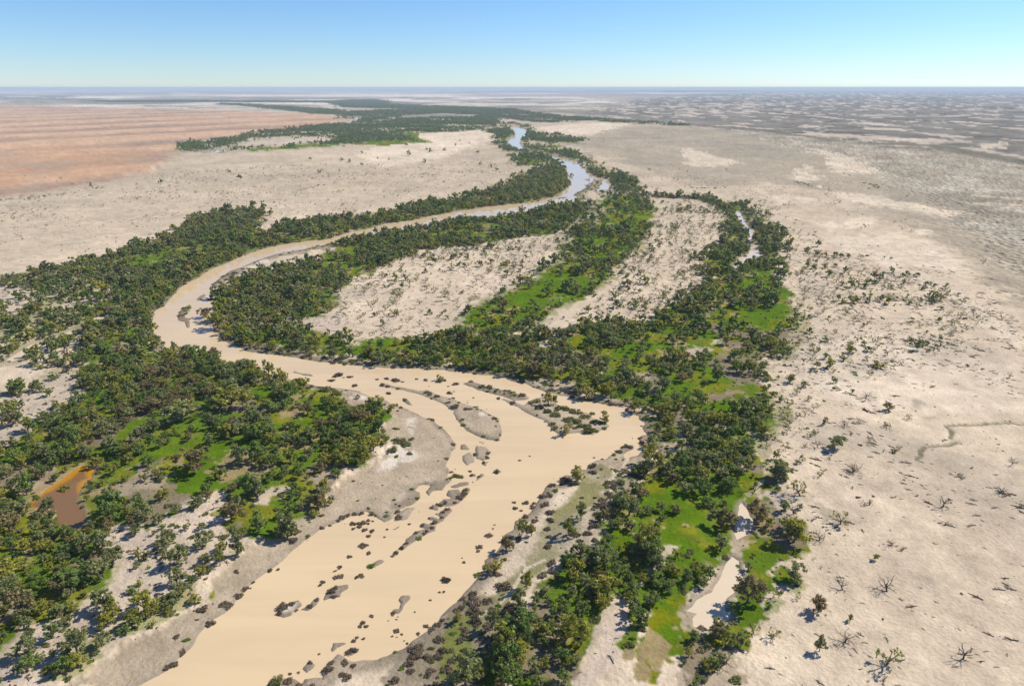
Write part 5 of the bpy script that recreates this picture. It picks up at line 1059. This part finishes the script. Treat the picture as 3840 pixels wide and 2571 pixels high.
# ---- landmarks used to say which plant is meant
LN = np.array([p_[1] for p_ in LAND], float)
LR = np.array([p_[2] for p_ in LAND], float)
ORD = ['leftmost', 'second from left', 'third from left', 'fourth from left', 'fifth from left', 'sixth from left', 'seventh from left', 'eighth from left', 'ninth from left', 'tenth from left', 'eleventh from left', 'twelfth from left']

def place_phrase(x, y):
    d = np.hypot(LN[:, 0] - x, LN[:, 1] - y) / LR
    i = int(np.argmin(d))
    nm = LAND[i][0]
    if d[i] < 0.75:
        return 'by ' + nm
    dx, dy = x - LN[i, 0], y - LN[i, 1]
    if abs(dy) > abs(dx) * 0.9:
        rel = 'behind ' if dy > 0 else 'before '
    else:
        rel = 'right of ' if dx > 0 else 'left of '
    return ('' if d[i] < 2 else 'far ') + rel + nm

def distinct(items, noun):
    """items: list of (object, adjective, x, y). Every label singles out one plant by look, place and, where needed, order."""
    by = {}
    for o, adj, px_, py_ in items:
        by.setdefault((adj, place_phrase(px_, py_)), []).append((o, px_, py_))
    for (adj, ph), lst in by.items():
        if len(lst) == 1:
            lst[0][0]['label'] = '%s %s %s' % (adj, noun, ph)
            continue
        lst.sort(key=lambda e: e[1] / (e[2] * 0.937 + 52))
        if len(lst) <= 12:
            for k, e in enumerate(lst):
                e[0]['label'] = '%s %s, %s, %s' % (adj, noun, ORD[k], ph)
        else:
            lst.sort(key=lambda e: e[2])
            rows = [lst[j:j + 12] for j in range(0, len(lst), 12)]
            nmz = ['front row', 'second row', 'third row', 'fourth row', 'fifth row', 'back row', 'last row', 'end row']
            for w, row in enumerate(rows):
                row.sort(key=lambda e: e[1] / (e[2] * 0.937 + 52))
                for k, e in enumerate(row):
                    e[0]['label'] = '%s %s, %s, %s, %s' % (adj, noun, ORD[k], nmz[min(w, 7)], ph)

ADJ = {'grey': 'grey-green', 'olive': 'olive', 'dark': 'dark green', 'brown': 'brownish', 'pale': 'yellow-green', 'dry': 'dry brown'}
items = []
for n, k in enumerate(solo):
    kd = str(ak[k])
    cm, tm = TREE_ME[kd, int(rng.integers(NV * 2))]
    e = link('gum_tree', None)
    e.location = (ax[k], ay[k], az_[k] - 0.1)
    e.rotation_euler = (0, 0, rng.uniform(0, 6.28))
    e.scale = (ar[k] * rng.uniform(0.8, 1.15), ar[k] * rng.uniform(0.8, 1.15), ah[k])
    link('trunk', tm, e); link('crown', cm, e)
    tag(e, None, 'tree', 'gum trees along the river')
    shape = 'broad' if ar[k] > 3.6 else ('small' if ar[k] < 2.3 else 'rounded')
    items.append((e, shape + ' ' + ADJ[kd], ax[k], ay[k]))
distinct(items, 'gum tree')

# ---- the uncounted rest: point clouds that carry instances
def instancer(name, pos, scale, rot, idx, meshes, label):
    me = bpy.data.meshes.new(name)
    n = len(pos)
    me.vertices.add(n)
    me.vertices.foreach_set('co', np.asarray(pos, np.float32).ravel())
    for nm, ty, val, key in (('inst_scale', 'FLOAT_VECTOR', scale, 'vector'), ('inst_rot', 'FLOAT_VECTOR', rot, 'vector'), ('inst_idx', 'INT', idx, 'value')):
        a_ = me.attributes.new(nm, ty, 'POINT')
        a_.data.foreach_set(key, np.asarray(val, np.int32 if ty == 'INT' else np.float32).ravel())
    o = link(name, me)
    ng = bpy.data.node_groups.new(name, 'GeometryNodeTree')
    ng.interface.new_socket('Geometry', in_out='INPUT', socket_type='NodeSocketGeometry')
    ng.interface.new_socket('Geometry', in_out='OUTPUT', socket_type='NodeSocketGeometry')
    gi, go = ng.nodes.new('NodeGroupInput'), ng.nodes.new('NodeGroupOutput')
    ip = ng.nodes.new('GeometryNodeInstanceOnPoints')
    jn = ng.nodes.new('GeometryNodeJoinGeometry')
    for m_ in reversed(meshes):
        src = bpy.data.objects.new('source', m_)
        oi = ng.nodes.new('GeometryNodeObjectInfo')
        oi.inputs['Object'].default_value = src
        g2 = ng.nodes.new('GeometryNodeGeometryToInstance')
        ng.links.new(oi.outputs['Geometry'], g2.inputs[0])
        ng.links.new(g2.outputs[0], jn.inputs[0])
    def attr(nm, ty):
        a_ = ng.nodes.new('GeometryNodeInputNamedAttribute'); a_.data_type = ty
        a_.inputs['Name'].default_value = nm
        return a_.outputs['Attribute']
    ip.inputs['Pick Instance'].default_value = True
    ng.links.new(gi.outputs[0], ip.inputs['Points'])
    ng.links.new(jn.outputs[0], ip.inputs['Instance'])
    ng.links.new(attr('inst_idx', 'INT'), ip.inputs['Instance Index'])
    ng.links.new(attr('inst_rot', 'FLOAT_VECTOR'), ip.inputs['Rotation'])
    ng.links.new(attr('inst_scale', 'FLOAT_VECTOR'), ip.inputs['Scale'])
    ng.links.new(ip.outputs[0], go.inputs[0])
    md = o.modifiers.new('scatter', 'NODES'); md.node_group = ng
    return tag(o, label, None, None, 'stuff')

def spin(n, tilt=0.0):
    return np.stack([rng.normal(size=n) * tilt, rng.normal(size=n) * tilt, rng.uniform(0, 6.283, n)], -1)

rest = order[300:]
rest = rest[rest >= n_traced]
kk = np.array([KINDS.index(str(q_)) for q_ in ak])
def tree_stuff(name, sel, allm, label):
    meshes = [m_ for k in KINDS for m_ in allm[k]]
    pos = np.stack([ax[sel], ay[sel], az_[sel] - 0.1], -1)
    sc = np.stack([ar[sel] * rng.uniform(0.75, 1.2, len(sel)), ar[sel] * rng.uniform(0.75, 1.2, len(sel)), ah[sel] * rng.uniform(0.85, 1.15, len(sel))], -1)
    instancer(name, pos, sc, spin(len(sel)), kk[sel] * NV + rng.integers(0, NV, len(sel)), meshes, label)
rr_ = np.hypot(ax, ay)
tree_stuff('woodland', rest[rr_[rest] < 420], NEAR_ALL, 'uncounted gum trees of the woods along the river')
tree_stuff('distant_woodland', rest[rr_[rest] >= 420], MID_ALL, 'uncounted gum trees of the woods farther up the river')

# far woods beyond 1.25 km
x, y, r = grid(8.0, 1280, 4200, seed=3)
gp = fbm(x, y, 120, 3, 73)
pm = np.maximum(member('farwood', x, y, r) * np.clip(0.52 + 0.9 * gp, 0.03, 0.95), member('belt', x, y, r) * np.clip(0.36 + 0.8 * gp, 0.02, 0.8))
pm = np.maximum(pm, union([W for W in WOODS['leftplain']], x, y, r) * 0.006)
pm = pm * (wet(x, y) > 3) * np.where(union(COVER['pinksand'], x, y, r) > 0.5, 0.03, 1.0) * np.where(union(COVER['grass'], x, y, r) > 0.5, 0.5, 1.0)
k = rng.random(len(x)) < pm
x, y, r = x[k], y[k], r[k]
x2, y2, r2 = grid(15.0, 4200, 9500, seed=4)
k = rng.random(len(x2)) < member('belt', x2, y2, r2) * 0.85
x, y, r = np.append(x, x2[k]), np.append(y, y2[k]), np.append(r, r2[k])
cr = rng.gamma(9.0, 0.42, len(x)).clip(2, 6.5) * np.where(r > 4200, 1.5, 1.0)
fk = np.where(rng.random(len(x)) < 0.6, KINDS.index('dark'), KINDS.index('grey'))
instancer('far_woods', np.stack([x, y, ground_z(x, y) - 0.2], -1), np.stack([cr, cr, cr * 1.9], -1), spin(len(x)), fk * NV + rng.integers(0, NV, len(x)),
          [m_ for k_ in KINDS for m_ in FAR_ALL[k_]], 'dark belts of far trees along the upper river')

# ------------------------------------------------------------------ lignum and saltbush
bx, by, bw, bk = [np.array(c_) for c_ in zip(*BUSHES)]
items_l, items_g = [], []
blabel = {'lignum': ('lignum_bush', 'lignum bush', 'brown lignum bushes in and beside the river'), 'green': ('green_shrub', 'shrub', 'green shrubs on the river islands and banks')}
def solo_bush(x_, y_, w_, kd):
    nm, noun, grp = blabel[kd]
    o = link(nm, BUSH_ME[kd][int(rng.integers(7))])
    o.location = (x_, y_, max(float(ground_z(np.array([x_]), np.array([y_]))[0]), -0.05) - 0.02)
    o.rotation_euler = (0, 0, rng.uniform(0, 6.28))
    s_ = w_ / 2 * (1.25 if kd == 'green' else 1.0)
    o.scale = (s_, s_ * rng.uniform(0.6, 1.1), s_ * rng.uniform(0.7, 1.25))
    tag(o, None, 'bush', grp)
    siz = 'large' if w_ > 4.2 else ('tiny' if w_ < 1.6 else ('small' if w_ < 2.6 else 'middling'))
    (items_l if kd == 'lignum' else items_g).append((o, siz + (' brown' if kd == 'lignum' else ' green'), x_, y_))
for i in range(len(bx)):
    solo_bush(float(bx[i]), float(by[i]), float(bw[i]), str(bk[i]))

x, y, r = grid(2.7, 100, 620, seed=6)
lg = member('lignum', x, y, r, 0.006, 0.012)
dn = np.maximum(member('dense', x, y, r), member('medium', x, y, r))
gr = union(COVER['grass'], x, y, r)
ol = union(COVER['olive'], x, y, r)
ps = union(COVER['pinksand'], x, y, r)
fr2 = member('fringe', x, y, r, 0.02, 0.03)
nn = member('none', x, y, r, 0.004, 0.006)
ww = wet(x, y)
cl = fbm(x, y, 12, 3, 81)
pl = lg * np.clip(0.85 + 0.4 * cl, 0.4, 0.97)
ragged = (ww > -0.3) & (ww < 2.2) & (r < 420)
mud_here = union(COVER['mud'], x, y, r) > 0.4
bank = (signed(RIVER, x, y, 30.0) > 0) & (signed(RIVER, x, y, 30.0) < 7) & ~mud_here
pl = np.maximum(pl, np.maximum(ragged * 0.13, bank * 0.42))
pg = np.maximum.reduce([dn * np.clip(0.36 + 0.6 * cl, 0.06, 0.75), gr * np.clip(0.16 + 0.4 * cl, 0.03, 0.5), ol * np.clip(0.05 + 0.2 * cl, 0, 0.25), ps * np.clip(0.2 + 0.6 * cl, 0.03, 0.6), fr2 * np.clip(0.12 + 0.3 * cl, 0, 0.4)]) * (nn < 0.5)
q = rng.random(len(x))
kl = (q < pl) & (ww > -0.6)
kg = (~kl) & (rng.random(len(x)) < pg) & (ww > 0.8)
def clear_of(x, y, sel):
    ok = np.ones(sel.sum(), bool)
    xs, ys = x[sel], y[sel]
    for i in range(len(bx)):
        ok &= (xs - bx[i]) ** 2 + (ys - by[i]) ** 2 > (0.42 * bw[i]) ** 2
    return xs[ok], ys[ok]
lx, ly = clear_of(x, y, kl)
gx, gy = clear_of(x, y, kg)
lwid = rng.gamma(7, 0.38, len(lx)).clip(0.9, 4.6)
gwid = rng.gamma(3.2, 0.40, len(gx)).clip(0.4, 3.2)
def split(xs, ys, ws, n):
    u_, v_, dp = project(xs, ys, 0.5)
    s_ = np.where(in_frame(xs, ys, 0.5), ws / dp, 0)
    o_ = np.argsort(-s_)
    return o_[:n], o_[n:]
s1, s2 = split(lx, ly, lwid, max(0, 300 - int((bk == 'lignum').sum())))
for i in s1: solo_bush(float(lx[i]), float(ly[i]), float(lwid[i]), 'lignum')
g1, g2 = split(gx, gy, gwid, 120)
for i in g1: solo_bush(float(gx[i]), float(gy[i]), float(gwid[i]), 'green')
distinct(items_l, 'lignum bush')
distinct(items_g, 'shrub')
def bush_stuff(name, xs, ys, ws, kinds_, lo, label):
    meshes = [m_ for k_ in kinds_ for m_ in (BUSH_LO if lo else BUSH_ME)[k_]]
    n = len(xs)
    sc = np.stack([ws / 2, ws / 2 * rng.uniform(0.6, 1.2, n), ws / 2 * rng.uniform(0.7, 1.35, n)], -1)
    instancer(name, np.stack([xs, ys, np.maximum(ground_z(xs, ys), -0.05) - 0.02], -1), sc, spin(n), rng.integers(0, len(meshes), n), meshes, label)
bush_stuff('lignum_thicket', lx[s2], ly[s2], lwid[s2], ['lignum', 'lignum', 'green', 'green', 'bright'], False, 'uncounted dark lignum thickets along the banks')
bush_stuff('undergrowth', gx[g2], gy[g2], gwid[g2], ['green', 'bright', 'bright', 'lignum'], True, 'uncounted low green undergrowth between the trees')

# farther lignum and bank scrub, and tussocks dotted over the bare plains
x, y, r = grid(7.0, 600, 1500, seed=8)
ww = wet(x, y)
k = (rng.random(len(x)) < np.maximum(((ww > -1) & (ww < 12)) * 0.55, member('dense', x, y, r) * 0.3)) & (ww > -1)
x3, y3 = x[k], y[k]
bush_stuff('bank_scrub', x3, y3, rng.uniform(2.0, 5.0, len(x3)), ['lignum', 'green', 'lignum'], True, 'uncounted dark scrub fringing the upper river')

x, y, r = grid(3.6, 110, 1300, seed=9)
bare = 1 - np.maximum.reduce([member('dense', x, y, r), member('medium', x, y, r), union(COVER['mud'], x, y, r), union(COVER['white'], x, y, r)])
cl = fbm(x, y, 60, 4, 83)
stk = np.minimum.reduce([line_dist(l_, x, y, 80.0) for l_ in LINES['streak']]) / r + 0.004 * fbm(x, y, 6, 2, 84)
fr3 = member('fringe', x, y, r, 0.03, 0.04)
k = (rng.random(len(x)) < bare * np.clip(0.09 + 0.22 * cl, 0.02, 0.4) * np.where(fr3 > 0.3, 1.8, 1.0) + 0.5 * (stk < 0.006)) & (wet(x, y) > 3)
x4, y4 = x[k], y[k]
bush_stuff('tussocks', x4, y4, rng.gamma(2.5, 0.17, len(x4)).clip(0.15, 1.8) * (1 + np.hypot(x4, y4) / 900) * np.where(stk[k] < 0.006, 1.7, 1.0), ['lignum', 'green', 'lignum'], True, 'small dark saltbush tussocks dotted over the bare plain')
# pebbles of dark debris stranded on the mud bars and in the shallows
x, y, r = grid(1.9, 110, 420, seed=10)
mb = np.maximum(union(COVER['mud'], x, y, r), union(COVER['white'], x, y, r) * 0.4)
ww = wet(x, y)
k = (rng.random(len(x)) < np.maximum(mb * np.clip(0.06 + 0.16 * fbm(x, y, 14, 3, 85), 0.0, 0.3), ((ww < 0) & (ww > -4)) * np.clip(0.10 * fbm(x, y, 16, 3, 86), 0, 1)))
x5, y5 = x[k], y[k]
bush_stuff('flood_debris', x5, y5, rng.gamma(3, 0.16, len(x5)).clip(0.2, 1.2), ['lignum'], True, 'dark flood debris stranded on the mud bars')

# ------------------------------------------------------------------ dead and half-dead trees of the claypans
x, y, r = grid(6.5, 110, 1500, seed=12)
spp, frr, lpp = member('sparse', x, y, r, 0.012, 0.02), member('fringe', x, y, r, 0.02, 0.03), member('leftplain', x, y, r, 0.02, 0.03)
cl = fbm(x, y, 55, 4, 87)
dn = member('dense', x, y, r)
pd = np.maximum.reduce([spp * np.clip(0.60 + 0.6 * cl, 0.15, 0.95), frr * np.clip(0.42 + 0.8 * cl, 0.06, 0.9), lpp * np.clip(0.10 + 0.45 * cl, 0.012, 0.5), np.clip(0.006 + 0.03 * cl, 0.0, 0.03) * (r < 1500)])
rim_w = union(WOODS['dense'], x, y, r, 0.03, 0.03, 5, 0.045) * (x > 55)
pd = np.maximum(pd, rim_w * np.clip(0.55 + 0.6 * cl, 0.1, 0.9))
pd = pd * (1 - dn) * (wet(x, y) > 4) * (union(COVER['mud'], x, y, r) < 0.3) * (union(COVER['gilgai'], x, y, r) < 0.3) * (member('none', x, y, r) < 0.5)
k = rng.random(len(x)) < pd
for (tx, ty, th, tr, tk) in DEAD:
    k &= (x - tx) ** 2 + (y - ty) ** 2 > (2 * tr) ** 2
x, y, r, spp, lpp = x[k], y[k], r[k], spp[k], lpp[k]
dh = rng.gamma(7, 0.42, len(x)).clip(1.3, 5.2) * np.where(lpp > 0.4, 0.62, 1.0) * np.where(spp > 0.4, 1.15, 1.0)
dleaf = rng.random(len(x)) < 0.6
u_, v_, dp = project(x, y, 2.0)
s_ = np.where(in_frame(x, y, 2.0), dh / dp, 0)
o_ = np.argsort(-s_)
n_solo = 300 - len(DEAD)
items = []
TW = {}
def dead_tree(i, tx, ty, th, tr, leafy, full):
    v_ = i % 6
    key = (v_, full)
    if key not in TW:
        trunk, limbs, tips = DEAD_GEO[v_]
        lc = leaf_cloud(np.random.default_rng(60 + v_), np.array(tips), rng.uniform(0.05, 0.11, len(tips)), 7, 0.055)
        TW[key] = (mesh_from('trunk', *trunk, DEADWOOD), [mesh_from('branch', *l_, DEADWOOD) for l_ in limbs], mesh_from('branches', *join_geo(limbs), DEADWOOD), mesh_from('foliage', *lc, LEAF['olive']))
    tm, bms, bm_, fm = TW[key]
    e = link('dead_tree', None)
    e.location = (tx, ty, float(ground_z(np.array([tx]), np.array([ty]))[0]))
    e.rotation_euler = (0, 0, rng.uniform(0, 6.28))
    s = th / 0.95
    e.scale = (max(s * 0.75, tr * 1.25), max(s * 0.75, tr * 1.25), s)
    link('trunk', tm, e)
    if full:
        for b_ in bms: link('branch', b_, e)
    else:
        link('branches', bm_, e)
    if leafy: link('foliage', fm, e)
    tag(e, None, 'tree', 'dead and dying trees on the claypans')
    return e
for i, (tx, ty, th, tr, tk) in enumerate(DEAD):
    e = dead_tree(i, tx, ty, th, tr, tk == 'leafy', True)
    items.append((e, ('bare ' if tk == 'bare' else 'thinly leaved ') + ('wide' if tr > 3.3 else 'narrow'), tx, ty))
for n, i in enumerate(o_[:n_solo]):
    e = dead_tree(int(rng.integers(6)), float(x[i]), float(y[i]), float(dh[i]), dh[i] * 0.5, bool(dleaf[i]), False)
    items.append((e, ('thinly leaved ' if dleaf[i] else 'bare ') + ('tall' if dh[i] > 4 else 'short'), float(x[i]), float(y[i])))
distinct(items, 'dying tree')
DL = []
for i, (trunk, limbs, tips) in enumerate(DEAD_LO):
    wood_ = join_geo([trunk] + limbs)
    DL.append(mesh_from('dead_low', *wood_, DEADWOOD))
    lc = leaf_cloud(np.random.default_rng(80 + i), np.array(tips), np.full(len(tips), 0.11), 6, 0.085)
    DL.append(both('dying_low', lc, wood_, LEAF['grey' if i % 2 else 'dark'], DEADWOOD))
rs = o_[n_solo:]
sc = np.stack([dh[rs] * 0.85, dh[rs] * 0.85, dh[rs]], -1) * (1 + np.clip((r[rs] - 400) / 1500, 0, 0.6))[:, None]
instancer('thin_woodland', np.stack([x[rs], y[rs], ground_z(x[rs], y[rs])], -1), sc, spin(len(rs)), rng.integers(0, len(DL), len(rs)), DL, 'uncounted thin dying trees scattered over the claypans')

# fallen timber
def stick_geo(seed):
    r_ = np.random.default_rng(seed)
    parts = [tube([(-0.5, 0, 0.03), (0, r_.normal() * 0.05, 0.04), (0.5, r_.normal() * 0.06, 0.02)], [0.045, 0.035, 0.014], 4)]
    for _ in range(7):
        a0 = r_.uniform(-0.3, 0.35)
        w = r_.choice([-1, 1]) * r_.uniform(0.4, 1.0)
        ln = r_.uniform(0.15, 0.4)
        parts.append(tube([(a0, 0, 0.04), (a0 + math.cos(w) * ln, math.sin(w) * ln, r_.uniform(0.0, 0.2))], [0.034, 0.014], 3))
    return join_geo(parts)
STICK = [mesh_from('fallen_limb', *stick_geo(700 + i), DEADWOOD) for i in range(5)]
x, y, r = grid(2.7, 110, 700, seed=14)
spp, frr = member('sparse', x, y, r, 0.012, 0.02), member('fringe', x, y, r, 0.02, 0.03)
cl = fbm(x, y, 24, 4, 89)
stk = np.minimum.reduce([line_dist(l_, x, y, 80.0) for l_ in LINES['streak']]) / r + 0.005 * fbm(x, y, 6, 2, 84)
ps = union(COVER['pinksand'], x, y, r)
pq = np.maximum.reduce([spp * np.clip(0.18 + 0.5 * cl, 0.02, 0.7), frr * np.clip(0.30 + 0.8 * cl, 0.03, 0.85), ps * 0.25, np.clip(0.02 + 0.55 * cl, 0.012, 0.5) * (x > 60) * np.where(r < 230, 0.6, 1.0), (stk < 0.008) * 0.75])
k = (rng.random(len(x)) < pq) & (wet(x, y) > 2) & (member('dense', x, y, r) < 0.6)
x, y = x[k], y[k]
for (tx, ty, th, tr, tk) in DEAD:
    x = np.append(x, tx + rng.normal(size=9) * tr * 1.1); y = np.append(y, ty + rng.normal(size=9) * tr * 1.1)
ln = rng.gamma(3, 0.50, len(x)).clip(0.4, 4.2) * np.where(np.hypot(x, y) > 260, 1.25, 1.0)
ro = spin(len(x)); ro[:, 2] = rng.normal(2.75, 0.6, len(x))
instancer('fallen_timber', np.stack([x, y, ground_z(x, y)], -1), np.stack([ln, ln, ln], -1), ro, rng.integers(0, 5, len(x)), STICK, 'fallen dead branches littering the claypans')
